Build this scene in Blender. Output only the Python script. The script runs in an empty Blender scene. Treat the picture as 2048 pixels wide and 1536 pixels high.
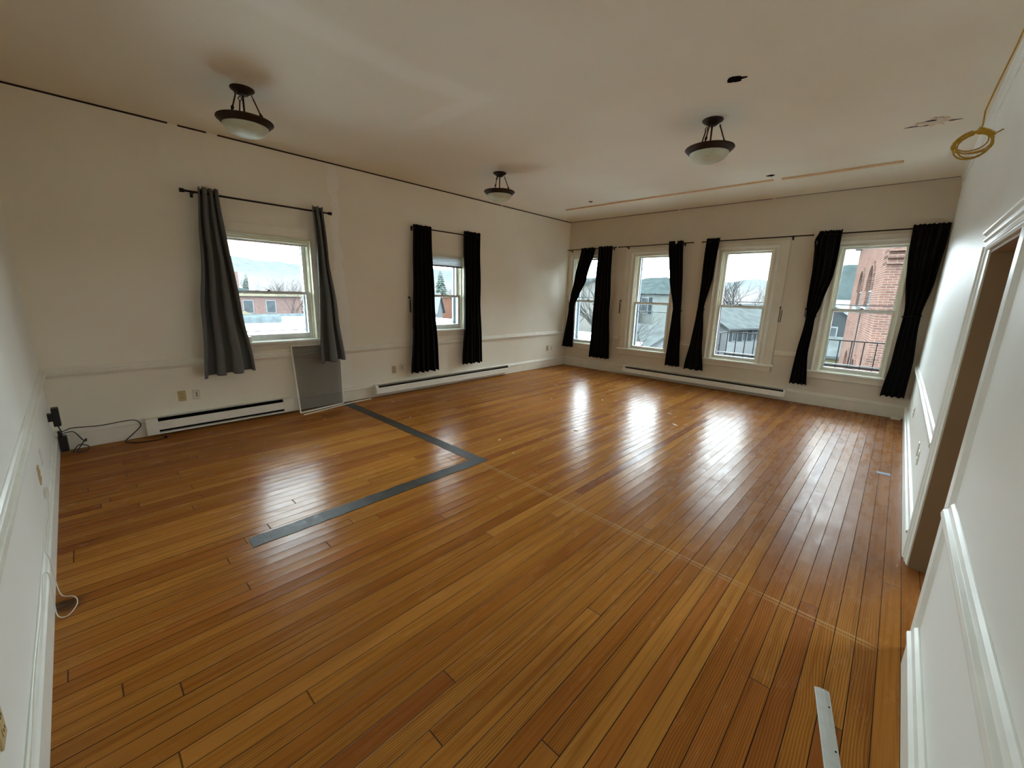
import bpy, bmesh, math, random
from mathutils import Vector, Matrix
scene = bpy.context.scene
C = scene.collection
PI = math.pi

# ------------------------------------------------------------------ camera
cam_d = bpy.data.cameras.new('camera')
cam = bpy.data.objects.new('camera', cam_d)
C.objects.link(cam)
cam_d.sensor_width = 36.0
cam_d.lens = 815.81 / 2048 * 36.0
cam_d.clip_start = 0.02
cam_d.clip_end = 2000
_r = Vector((0.7275586287, 0.6855434467, 0.0262416544))
_u = Vector((-0.1656313557, 0.1384061924, 0.9764271503))
_f = Vector((-0.6657512266, 0.7147544393, -0.2142461101))
m = Matrix.Identity(4)
for i in range(3):
    m[i][0] = _r[i]; m[i][1] = _u[i]; m[i][2] = -_f[i]
m[0][3], m[1][3], m[2][3] = 5.694369, -7.898056, 1.597749
cam.matrix_world = m
scene.camera = cam

# ------------------------------------------------------------------ view + world + daylight
scene.view_settings.view_transform = 'Standard'
scene.view_settings.look = 'None'
scene.view_settings.gamma = 1
scene.view_settings.use_curve_mapping = False
scene.view_settings.exposure = 1.7
SKY = 9.0
w = bpy.data.worlds.new('overcast_sky')
scene.world = w
w.use_nodes = True
wn, wl = w.node_tree.nodes, w.node_tree.links
wn.clear()
wo = wn.new('ShaderNodeOutputWorld'); wb = wn.new('ShaderNodeBackground')
wb.inputs['Color'].default_value = (0.80, 0.93, 1.0, 1)
wb.inputs['Strength'].default_value = SKY
wl.new(wb.outputs[0], wo.inputs[0])
cy = scene.cycles
cy.max_bounces = 10
cy.diffuse_bounces = 7
cy.glossy_bounces = 3
cy.use_adaptive_sampling = True
cy.adaptive_threshold = 0.02
cy.transparent_max_bounces = 24
cy.sample_clamp_indirect = 12
cy.use_denoising = True

# room: wall A is x = 0 (y runs -8.17..0), wall B is y = 0 (x runs 0..5.97)
X1, Y0, H = 5.985, -8.18, 3.2
A_WIN = [(-6.18, 0.52, 0.95, 2.22), (-3.51, 0.42, 0.98, 2.22)]
B_C = [0.55, 2.03, 3.65, 5.27]
BHW, BZ0, BZ1 = 0.385, 0.56, 2.42

def portal(name, loc, rot, sx, sy):
    d = bpy.data.lights.new(name, 'AREA'); d.shape = 'RECTANGLE'; d.size = sx; d.size_y = sy
    d.cycles.is_portal = True
    o = bpy.data.objects.new(name, d); C.objects.link(o)
    o.location = loc; o.rotation_euler = rot
for k, (c, hw, z0, z1) in enumerate(A_WIN):
    portal('window_portal', (-0.22, c, (z0 + z1) / 2), (PI/2, 0, -PI/2), hw * 2, z1 - z0)
for c in B_C:
    portal('window_portal', (c, 0.25, (BZ0 + BZ1) / 2), (-PI/2, 0, 0), BHW * 2, BZ1 - BZ0)

portal('window_portal', (X1+1.65, -3.925, 1.875), (PI/2, 0, PI/2), 0.95, 0.85)  # portal for an unseen hall opening, added to brighten the left wall

# ------------------------------------------------------------------ material helpers
def srgb(r, g, b):
    f = lambda c: (c / 255 / 12.92) if c / 255 <= 0.04045 else ((c / 255 + 0.055) / 1.055) ** 2.4
    return (f(r), f(g), f(b), 1)

class NT:
    def __init__(self, name):
        self.m = bpy.data.materials.new(name); self.m.use_nodes = True
        self.n = self.m.node_tree.nodes; self.l = self.m.node_tree.links
        self.p = self.n['Principled BSDF']; self.out = self.n['Material Output']
    def node(self, t, **kw):
        x = self.n.new(t)
        for k, v in kw.items(): setattr(x, k, v)
        return x
    def put(self, sock, v):
        if isinstance(v, bpy.types.NodeSocket): self.l.new(v, sock)
        elif v is not None: sock.default_value = v
    def math(self, op, a, b=None, c=None, clamp=False):
        x = self.node('ShaderNodeMath', operation=op, use_clamp=clamp)
        self.put(x.inputs[0], a)
        if b is not None: self.put(x.inputs[1], b)
        if c is not None: self.put(x.inputs[2], c)
        return x.outputs[0]
    def pos(self, obj=False):
        if obj:
            x = self.node('ShaderNodeTexCoord').outputs['Object']
        else:
            x = self.node('ShaderNodeNewGeometry').outputs['Position']
        s = self.node('ShaderNodeSeparateXYZ'); self.l.new(x, s.inputs[0])
        return x, s.outputs[0], s.outputs[1], s.outputs[2]
    def comb(self, x, y, z):
        c = self.node('ShaderNodeCombineXYZ')
        self.put(c.inputs[0], x); self.put(c.inputs[1], y); self.put(c.inputs[2], z)
        return c.outputs[0]
    def noise(self, vec, scale=5, detail=3, rough=0.5, dist=0):
        x = self.node('ShaderNodeTexNoise')
        if vec is not None: self.l.new(vec, x.inputs['Vector'])
        x.inputs['Scale'].default_value = scale; x.inputs['Detail'].default_value = detail
        x.inputs['Roughness'].default_value = rough; x.inputs['Distortion'].default_value = dist
        return x.outputs['Fac']
    def white(self, vec):
        x = self.node('ShaderNodeTexWhiteNoise', noise_dimensions='3D'); self.l.new(vec, x.inputs['Vector'])
        return x.outputs['Value']
    def ramp(self, f, stops, interp='LINEAR'):
        x = self.node('ShaderNodeValToRGB'); self.l.new(f, x.inputs[0])
        r = x.color_ramp; r.interpolation = interp
        while len(r.elements) < len(stops): r.elements.new(0.5)
        for e, (p, c) in zip(r.elements, stops):
            e.position = p; e.color = c if len(c) == 4 else (*c, 1)
        return x.outputs[0]
    def mix(self, f, a, b, mode='MIX'):
        x = self.node('ShaderNodeMix', data_type='RGBA', blend_type=mode)
        self.put(x.inputs[0], f); self.put(x.inputs[6], a); self.put(x.inputs[7], b)
        return x.outputs[2]
    def step(self, v, lo, hi):
        x = self.node('ShaderNodeMapRange', interpolation_type='SMOOTHSTEP')
        self.put(x.inputs[0], v); x.inputs[1].default_value = lo; x.inputs[2].default_value = hi
        return x.outputs[0]
    def bump(self, h, strength=0.3, dist=0.01):
        x = self.node('ShaderNodeBump'); self.l.new(h, x.inputs['Height'])
        x.inputs['Strength'].default_value = strength; x.inputs['Distance'].default_value = dist
        self.l.new(x.outputs[0], self.p.inputs['Normal'])

def simple(name, col, rough=0.6, metal=0.0, nscale=30, namt=0.12, bump=0.0, spec=0.5):
    t = NT(name)
    v, x, y, z = t.pos()
    n = t.noise(v, nscale, 3)
    d = tuple(c * (1 - namt) for c in col[:3]) + (1,)
    b = tuple(min(1, c * (1 + namt)) for c in col[:3]) + (1,)
    t.l.new(t.ramp(n, [(0.3, d), (0.7, b)]), t.p.inputs['Base Color'])
    t.p.inputs['Roughness'].default_value = rough
    t.p.inputs['Metallic'].default_value = metal
    t.p.inputs['Specular IOR Level'].default_value = spec
    if bump: t.bump(n, bump, 0.004)
    return t.m

def wall_paint(name, patch=None):
    t = NT(name)
    v, x, y, z = t.pos()
    n1 = t.noise(v, 1.3, 4); n2 = t.noise(v, 60, 2)
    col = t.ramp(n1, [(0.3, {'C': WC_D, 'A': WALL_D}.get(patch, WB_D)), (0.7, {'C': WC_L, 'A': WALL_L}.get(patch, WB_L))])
    if patch == 'A':
        nn = t.noise(v, 3.2, 2)
        wob = t.math('MULTIPLY', t.math('SUBTRACT', nn, 0.5), 0.35)
        low = t.step(z, 2.5, 1.6)
        low.node.inputs[1].default_value = 1.2; low.node.inputs[2].default_value = 2.6
        wid = t.math('SUBTRACT', 0.13, t.math('MULTIPLY', low, 0.07))
        dd = t.math('ABSOLUTE', t.math('ADD', t.math('ADD', y, 5.33), wob))
        mask = t.step(t.math('SUBTRACT', wid, dd), 0.0, 0.012)
        col = t.mix(t.math('MULTIPLY', mask, 0.8), col, srgb(250, 248, 240))
        # dirt scuffs under the rail next to the former partition
        sc = t.step(t.noise(t.comb(x, t.math('MULTIPLY', y, 6), z), 9, 6, 0.75), 0.62, 0.72)
        near = t.step(t.math('ABSOLUTE', t.math('ADD', y, 5.24)), 0.0, 0.16)
        near.node.inputs[1].default_value = 0.14; near.node.inputs[2].default_value = 0.02
        lowz = t.step(z, 0, 1); lowz.node.inputs[1].default_value = 0.95; lowz.node.inputs[2].default_value = 0.6
        col = t.mix(t.math('MULTIPLY', t.math('MULTIPLY', sc, near), t.math('MULTIPLY', lowz, 0.55)), col, srgb(90, 82, 66))
        # small nail marks near the corner
        sp = t.node('ShaderNodeTexVoronoi'); t.l.new(v, sp.inputs['Vector']); sp.inputs['Scale'].default_value = 3.1
        dots = t.step(sp.outputs['Distance'], 0, 1); dots.node.inputs[1].default_value = 0.035; dots.node.inputs[2].default_value = 0.02
        zone = t.math('MULTIPLY', t.step(y, -2.5, -2.2), t.step(t.noise(v, 1.7, 1), 0.5, 0.55))
        col = t.mix(t.math('MULTIPLY', dots, t.math('MULTIPLY', zone, 0.5)), col, srgb(120, 105, 85))
    t.l.new(col, t.p.inputs['Base Color'])
    t.p.inputs['Roughness'].default_value = 0.62 if patch != 'C' else 0.46
    h = t.math('ADD', t.math('MULTIPLY', n2, 0.25), t.noise(v, 7, 3))
    t.bump(h, 0.25, 0.004)
    return t.m

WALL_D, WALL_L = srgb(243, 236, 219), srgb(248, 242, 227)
WB_D, WB_L = srgb(214, 204, 184), srgb(222, 212, 194)  # back wall toned down: its weaker light put into the paint colour
WC_D, WC_L = srgb(242, 246, 240), srgb(247, 250, 245)  # stronger light on right and front walls put into a paler colour
M = {}
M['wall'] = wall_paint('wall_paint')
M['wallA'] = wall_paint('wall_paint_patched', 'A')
M['wallC'] = wall_paint('wall_paint_satin_lit', 'C')

def ceiling_mat():
    t = NT('ceiling_paint')
    v, x, y, z = t.pos()
    col = t.ramp(t.noise(v, 1.0, 4), [(0.3, srgb(238, 231, 212)), (0.7, srgb(243, 237, 220))])
    wob = t.math('MULTIPLY', t.math('SUBTRACT', t.noise(v, 2.3, 3), 0.5), 0.25)
    # joint compound left where the partition met the ceiling (L shape)
    d1 = t.math('ABSOLUTE', t.math('ADD', t.math('ADD', y, 5.31), wob))
    m1 = t.math('MULTIPLY', t.step(d1, 0, 1), t.math('MULTIPLY', t.step(x, 1.3, 2.2), t.step(x, 0, 1)))
    m1a = t.step(d1, 0, 1); m1a.node.inputs[1].default_value = 0.16; m1a.node.inputs[2].default_value = 0.05
    xa = t.step(x, 1.4, 2.3)
    xb = t.step(x, 0, 1); xb.node.inputs[1].default_value = 3.05; xb.node.inputs[2].default_value = 2.8
    m1 = t.math('MULTIPLY', m1a, t.math('MULTIPLY', xa, xb))
    d2 = t.math('ABSOLUTE', t.math('ADD', t.math('SUBTRACT', x, 2.74), wob))
    m2a = t.step(d2, 0, 1); m2a.node.inputs[1].default_value = 0.2; m2a.node.inputs[2].default_value = 0.04
    ya = t.step(y, 0, 1); ya.node.inputs[1].default_value = -5.1; ya.node.inputs[2].default_value = -5.35
    m2 = t.math('MULTIPLY', m2a, ya)
    mm = t.math('MAXIMUM', m1, m2)
    col = t.mix(t.math('MULTIPLY', mm, 0.45), col, srgb(254, 252, 244))
    t.l.new(col, t.p.inputs['Base Color'])
    t.p.inputs['Roughness'].default_value = 0.7
    t.bump(t.math('ADD', t.noise(v, 90, 2), t.noise(v, 5, 2)), 0.15, 0.003)
    return t.m
M['ceiling'] = ceiling_mat()

GLOSS = 0.44
def floor_mat():
    t = NT('old_pine_floorboards')
    v, x, y, z = t.pos()
    W = 0.0805
    ux = t.math('DIVIDE', x, W)
    i = t.math('FLOOR', ux)
    # some neighbours read as one wide double board: varied joint strength
    fu = t.math('FRACT', ux)
    r1 = t.white(t.comb(i, 3.1, 0))
    L = 3.1
    vy = t.math('ADD', t.math('DIVIDE', y, L), t.math('MULTIPLY', r1, 7.3))
    j = t.math('FLOOR', vy); fv = t.math('FRACT', vy)
    r2 = t.white(t.comb(i, j, 1.7)); r3 = t.white(t.comb(i, j, 8.9)); r4 = t.white(t.comb(i, 0.3, 5.5))
    tone = t.ramp(r2, [(0.0, srgb(188, 124, 58)), (0.25, srgb(203, 141, 66)), (0.5, srgb(208, 148, 71)),
                       (0.78, srgb(214, 156, 80)), (0.9, srgb(196, 130, 64)), (1.0, srgb(176, 112, 58))])
    # long streaky grain
    gvec = t.comb(t.math('MULTIPLY', x, 55), t.math('ADD', t.math('MULTIPLY', y, 1.1), t.math('MULTIPLY', r2, 40)), t.math('MULTIPLY', r3, 9))
    g = t.noise(gvec, 1.0, 5, 0.6, 0.6)
    grain = t.ramp(g, [(0.28, (0.52, 0.42, 0.34)), (0.5, (1, 1, 1)), (0.75, (1.14, 1.1, 1.02))])
    col = t.mix(0.75, tone, t.mix(1.0, tone, grain, 'MULTIPLY'))
    # flat-sawn growth rings on some boards
    wv = t.node('ShaderNodeTexWave', wave_type='BANDS', bands_direction='X')
    t.l.new(t.comb(t.math('ADD', x, t.math('MULTIPLY', t.noise(t.comb(t.math('MULTIPLY', x, 2), t.math('MULTIPLY', y, .7), r2), 1.6, 2), 0.10)), 0, 0), wv.inputs['Vector'])
    wv.inputs['Scale'].default_value = 32
    ring = t.math('MULTIPLY', t.step(r3, 0.5, 0.56), 0.42)
    col = t.mix(t.math('MULTIPLY', ring, t.step(wv.outputs['Fac'], 0.25, 0.9)), col, srgb(122, 66, 28))
    # large blotches of darker stain
    bl = t.noise(t.comb(t.math('MULTIPLY', x, 2.4), t.math('MULTIPLY', y, 0.6), t.math('MULTIPLY', r4, 3)), 1.5, 3)
    col = t.mix(t.math('MULTIPLY', t.step(bl, 0.5, 0.74), 0.42), col, srgb(140, 78, 42))
    # worn greyish-pink zone by the windows on the right
    wz = t.math('ADD', t.math('MULTIPLY', t.math('SUBTRACT', x, 3.0), 0.32), t.math('MULTIPLY', t.math('SUBTRACT', t.noise(v, 1.1, 3), 0.5), 1.6))
    yz = t.step(y, -5.9, -4.4); 
    wear = t.math('MULTIPLY', t.step(wz, 0.15, 0.75), yz)
    col = t.mix(t.math('MULTIPLY', wear, 0.45), col, srgb(172, 122, 92))
    wear2 = t.math('MULTIPLY', t.step(t.noise(t.comb(t.math('MULTIPLY', x, 3), y, 0), 2.6, 6, 0.7), 0.56, 0.66), wear)
    col = t.mix(t.math('MULTIPLY', wear2, 0.05), col, srgb(196, 172, 146))
    # paint specks and chips of plaster trodden in, mostly mid-room
    vo = t.node('ShaderNodeTexVoronoi'); t.l.new(t.comb(t.math('MULTIPLY', x, 1.0), t.math('MULTIPLY', y, 2.0), 0), vo.inputs['Vector']); vo.inputs['Scale'].default_value = 6
    sp = t.step(vo.outputs['Distance'], 0, 1); sp.node.inputs[1].default_value = 0.05; sp.node.inputs[2].default_value = 0.025
    zone = t.math('MULTIPLY', t.step(y, -5.2, -3.0), t.step(t.noise(v, 1.6, 2), 0.5, 0.62))
    col = t.mix(t.math('MULTIPLY', t.math('MULTIPLY', sp, zone), 0.8), col, srgb(228, 205, 175))
    # pale double scratch running across the room from the old partition corner
    ln = t.math('ADD', t.math('ADD', y, 5.375), t.math('MULTIPLY', t.math('SUBTRACT', x, 2.96), 0.0385))
    ln = t.math('ADD', ln, t.math('MULTIPLY', t.math('SUBTRACT', t.noise(v, 9, 2), 0.5), 0.008))
    la = t.step(t.math('ABSOLUTE', ln), 0, 1); la.node.inputs[1].default_value = 0.010; la.node.inputs[2].default_value = 0.005
    lb = t.step(t.math('ABSOLUTE', t.math('ADD', ln, 0.030)), 0, 1); lb.node.inputs[1].default_value = 0.008; lb.node.inputs[2].default_value = 0.004
    xin = t.math('MULTIPLY', t.step(x, 2.95, 3.0), t.math('SUBTRACT', 1.0, t.step(x, 5.8, 5.92)))
    brk = t.step(t.noise(t.comb(t.math('MULTIPLY', x, 2.5), 0, 0), 2.2, 4), 0.36, 0.5)
    scr = t.math('MULTIPLY', t.math('MULTIPLY', t.math('MAXIMUM', la, t.math('MULTIPLY', lb, 0.7)), xin), t.math('ADD', 0.35, t.math('MULTIPLY', brk, 0.5)))
    col = t.mix(scr, col, srgb(214, 176, 130))
    # fine random scratches
    s2 = t.step(t.noise(t.comb(t.math('MULTIPLY', x, 5), t.math('MULTIPLY', y, 60), 2), 1.2, 2), 0.73, 0.78)
    col = t.mix(t.math('MULTIPLY', t.math('MULTIPLY', s2, wear), 0.15), col, srgb(220, 190, 160))
    # black stain by the left wall
    st = t.math('POWER', t.math('ADD', t.math('POWER', t.math('MULTIPLY', t.math('SUBTRACT', x, 2.86), 7), 2), t.math('POWER', t.math('MULTIPLY', t.math('ADD', y, 8.13), 7), 2)), 0.5)
    sm = t.step(t.math('ADD', st, t.math('MULTIPLY', t.noise(v, 14, 3), 0.7)), 0, 1); sm.node.inputs[1].default_value = 1.0; sm.node.inputs[2].default_value = 0.45
    col = t.mix(t.math('MULTIPLY', sm, 0.8), col, srgb(52, 44, 38))
    # joints
    half = t.math('ABSOLUTE', t.math('SUBTRACT', fu, 0.5))
    gw = t.math('SUBTRACT', 0.488, t.math('MULTIPLY', r4, 0.012))
    gx = t.step(t.math('SUBTRACT', half, gw), -0.006, 0.006)
    gx = t.math('MULTIPLY', gx, t.math('ADD', 0.45, t.math('MULTIPLY', t.noise(t.comb(t.math('MULTIPLY', i, 3.3), y, 0), 1.2, 2), 1.2)), clamp=True)
    hv = t.math('ABSOLUTE', t.math('SUBTRACT', fv, 0.5))
    gy = t.math('MULTIPLY', t.step(hv, 0.4988, 0.4994), 0.75)
    gap = t.math('MAXIMUM', gx, gy)
    col = t.mix(t.math('MULTIPLY', gap, 0.95), col, srgb(34, 18, 9))
    col = t.mix(1.0, col, (0.70, 0.62, 0.49, 1), 'MULTIPLY')
    rn = t.noise(t.comb(t.math('MULTIPLY', x, 6), t.math('MULTIPLY', y, 1.5), 0), 2.5, 5, 0.65)
    ro = t.math('ADD', t.math('MULTIPLY', t.step(rn, 0.3, 0.75), 0.12), 0.185)
    ro = t.math('ADD', ro, t.math('MULTIPLY', wear, 0.05))
    ro = t.math('ADD', ro, t.math('MULTIPLY', gap, 0.4))
    # cupped boards + uneven varnish
    cup = t.math('MULTIPLY', t.math('POWER', t.math('SUBTRACT', fu, 0.5), 2), 0.0016)
    tilt = t.math('MULTIPLY', t.math('MULTIPLY', t.math('SUBTRACT', fu, 0.5), t.math('SUBTRACT', r2, 0.5)), 0.0009)
    und = t.math('MULTIPLY', t.noise(v, 9, 2), 0.0010)
    fine = t.math('MULTIPLY', t.noise(t.comb(t.math('MULTIPLY', x, 1), t.math('MULTIPLY', y, 2.2), 0), 38, 3), 0.00022)
    hh = t.math('ADD', t.math('ADD', cup, tilt), t.math('ADD', und, fine))
    hh = t.math('SUBTRACT', hh, t.math('MULTIPLY', gap, 0.0012))
    bp_n = t.node('ShaderNodeBump'); t.l.new(hh, bp_n.inputs['Height'])
    bp_n.inputs['Strength'].default_value = 0.9; bp_n.inputs['Distance'].default_value = 1.0
    # worn varnish: weak fresnel gloss over a diffuse board
    df = t.node('ShaderNodeBsdfDiffuse'); gl = t.node('ShaderNodeBsdfGlossy'); fr = t.node('ShaderNodeFresnel'); mx = t.node('ShaderNodeMixShader')
    fr.inputs[0].default_value = 1.45
    t.l.new(col, df.inputs[0]); t.l.new(ro, gl.inputs['Roughness'])
    for n_ in (df, gl, fr): t.l.new(bp_n.outputs[0], n_.inputs['Normal'])
    t.l.new(t.math('MULTIPLY', fr.outputs[0], t.math('SUBTRACT', GLOSS, t.math('MULTIPLY', gap, GLOSS*0.8))), mx.inputs[0])
    t.l.new(df.outputs[0], mx.inputs[1]); t.l.new(gl.outputs[0], mx.inputs[2]); t.l.new(mx.outputs[0], t.out.inputs[0])
    t.n.remove(t.p)
    return t.m
M['floor'] = floor_mat()
M['trim'] = simple('painted_trim', srgb(238, 240, 232), 0.3, nscale=6, namt=0.05, bump=0.05)
M['trimB'] = simple('painted_casing', srgb(226, 219, 202), 0.45, nscale=5, namt=0.05, bump=0.05)
M['sash'] = simple('sash_paint', srgb(212, 212, 206), 0.4, nscale=20, namt=0.05)
M['reveal'] = simple('reveal_paint', srgb(232, 230, 206), 0.45, nscale=8, namt=0.05)
M['alu'] = simple('storm_frame_grey', (0.07,0.08,0.09,1), 0.4, nscale=20)  # storm frame colour lowered against the strong sky
M['outer'] = simple('darkened_outer_paint', (0.075,0.09,0.10,1), 0.6, nscale=20, namt=0.1)  # outer reveal darkened so the sky does not bleach it
M['black'] = simple('black_metal', srgb(22, 20, 20), 0.45, 0.3)
M['bronze'] = simple('oil_rubbed_bronze', srgb(52, 38, 28), 0.5, 0.55, nscale=60, namt=0.3)
M['black_cloth'] = simple('black_curtain_cloth', srgb(17, 16, 17), 0.85, nscale=200, namt=0.15, bump=0.1, spec=0.15)
M['grey_cloth'] = simple('charcoal_curtain_cloth', srgb(104, 106, 106), 0.7, nscale=200, namt=0.12, bump=0.1, spec=0.3)
M['heater'] = simple('heater_enamel', srgb(244, 240, 228), 0.3, nscale=10, namt=0.04)
M['dark'] = simple('dark_slot', srgb(16, 12, 10), 0.9, spec=0.05)
M['fin'] = simple('aluminium_fins', srgb(90, 86, 80), 0.4, 0.7)
M['almond'] = simple('almond_plastic', srgb(200, 180, 130), 0.4, namt=0.04)
M['white_pl'] = simple('white_plastic', srgb(226, 222, 208), 0.4, namt=0.04)
M['black_pl'] = simple('black_plastic', srgb(20, 20, 21), 0.35)
M['yellow'] = simple('yellow_cable', srgb(190, 150, 40), 0.45, nscale=80)
M['steel'] = simple('nickel', srgb(190, 190, 190), 0.25, 0.9)
M['jamb'] = simple('tan_jamb', srgb(158, 136, 106), 0.6, nscale=4, namt=0.05)  # one even tan, used for jamb and hall walls
M['gap'] = simple('dark_crack', srgb(46, 30, 16), 0.9, nscale=40, namt=0.4)
M['strip'] = simple('satin_metal_strip', srgb(196, 200, 196), 0.38, 0.15, namt=0.04)
M['card'] = simple('blue_grey_card', srgb(128, 148, 168), 0.6)
M['chip'] = simple('plaster_chip', srgb(226, 212, 190), 0.8)

def lath_wood():
    t = NT('raw_pine_lath')
    v, x, y, z = t.pos()
    g = t.noise(t.comb(t.math('MULTIPLY', x, 3), t.math('MULTIPLY', y, 60), z), 1.5, 4)
    col = t.ramp(g, [(0.3, srgb(222, 186, 142)), (0.7, srgb(238, 206, 164))])
    vo = t.node('ShaderNodeTexVoronoi'); t.l.new(t.comb(x, t.math('MULTIPLY', y, 2.5), 0), vo.inputs['Vector']); vo.inputs['Scale'].default_value = 4.5
    k = t.step(vo.outputs['Distance'], 0, 1); k.node.inputs[1].default_value = 0.09; k.node.inputs[2].default_value = 0.05
    t.l.new(t.mix(k, col, srgb(88, 52, 30)), t.p.inputs['Base Color'])
    t.p.inputs['Roughness'].default_value = 0.75
    return t.m
M['lath'] = lath_wood()

def filler():
    t = NT('grey_floor_filler')
    v, x, y, z = t.pos()
    n = t.noise(v, 14, 6, 0.7)
    col = t.ramp(n, [(0.35, srgb(44, 42, 37)), (0.6, srgb(66, 63, 56)), (0.8, srgb(104, 100, 88))])
    t.l.new(col, t.p.inputs['Base Color'])
    t.l.new(t.math('ADD', 0.32, t.math('MULTIPLY', n, 0.35)), t.p.inputs['Roughness'])
    t.bump(n, 0.5, 0.004)
    t.p.inputs['Specular IOR Level'].default_value = 0.25
    return t.m
M['filler'] = filler()

def frosted():
    t = NT('frosted_glass_bowl')
    v, x, y, z = t.pos()
    t.l.new(t.ramp(t.noise(v, 9, 4, 0.6, 1.0), [(0.3, srgb(196, 200, 176)), (0.7, srgb(214, 216, 194))]), t.p.inputs['Base Color'])
    t.p.inputs['Roughness'].default_value = 0.55
    t.p.inputs['Subsurface Weight'].default_value = 0.0
    return t.m
M['bowl'] = frosted()

def glass():
    t = NT('window_glass')
    t.n.remove(t.p)
    tr = t.node('ShaderNodeBsdfTransparent'); tr.inputs[0].default_value = (0.97, 0.985, 0.98, 1)
    gl = t.node('ShaderNodeBsdfGlossy'); gl.inputs['Roughness'].default_value = 0.02
    fr = t.node('ShaderNodeFresnel'); fr.inputs[0].default_value = 1.45
    v, x, y, z = t.pos()
    f = t.math('MULTIPLY', fr.outputs[0], t.math('ADD', 0.75, t.math('MULTIPLY', t.noise(v, 3, 2), 0.2)))
    mx = t.node('ShaderNodeMixShader')
    t.l.new(f, mx.inputs[0]); t.l.new(tr.outputs[0], mx.inputs[1]); t.l.new(gl.outputs[0], mx.inputs[2])
    t.l.new(mx.outputs[0], t.out.inputs[0])
    return t.m
M['glass'] = glass()

def mesh_screen():
    t = NT('insect_screen_mesh')
    v, x, y, z = t.pos()
    a = t.math('FRACT', t.math('MULTIPLY', y, 420)); b = t.math('FRACT', t.math('MULTIPLY', z, 420))
    lines = t.math('MAXIMUM', t.step(a, 0.62, 0.66), t.step(b, 0.62, 0.66))
    t.p.inputs['Base Color'].default_value = srgb(66, 62, 54)
    t.p.inputs['Roughness'].default_value = 0.7
    t.l.new(t.math('ADD', 0.42, t.math('MULTIPLY', lines, 0.2)), t.p.inputs['Alpha'])
    return t.m
M['screen'] = mesh_screen()

def shade_cloth():
    t = NT('cellular_shade_cloth')
    v, x, y, z = t.pos()
    s = t.math('FRACT', t.math('MULTIPLY', z, 55))
    c = t.ramp(s, [(0.0, srgb(196, 198, 198)), (0.5, srgb(232, 234, 236)), (1.0, srgb(206, 208, 208))])
    d = t.node('ShaderNodeBsdfDiffuse'); tl = t.node('ShaderNodeBsdfTranslucent'); mx = t.node('ShaderNodeMixShader')
    t.l.new(c, d.inputs[0]); t.l.new(c, tl.inputs[0]); mx.inputs[0].default_value = 0.4
    t.l.new(d.outputs[0], mx.inputs[1]); t.l.new(tl.outputs[0], mx.inputs[2]); t.l.new(mx.outputs[0], t.out.inputs[0])
    t.n.remove(t.p)
    return t.m
M['shade'] = shade_cloth()

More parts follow.
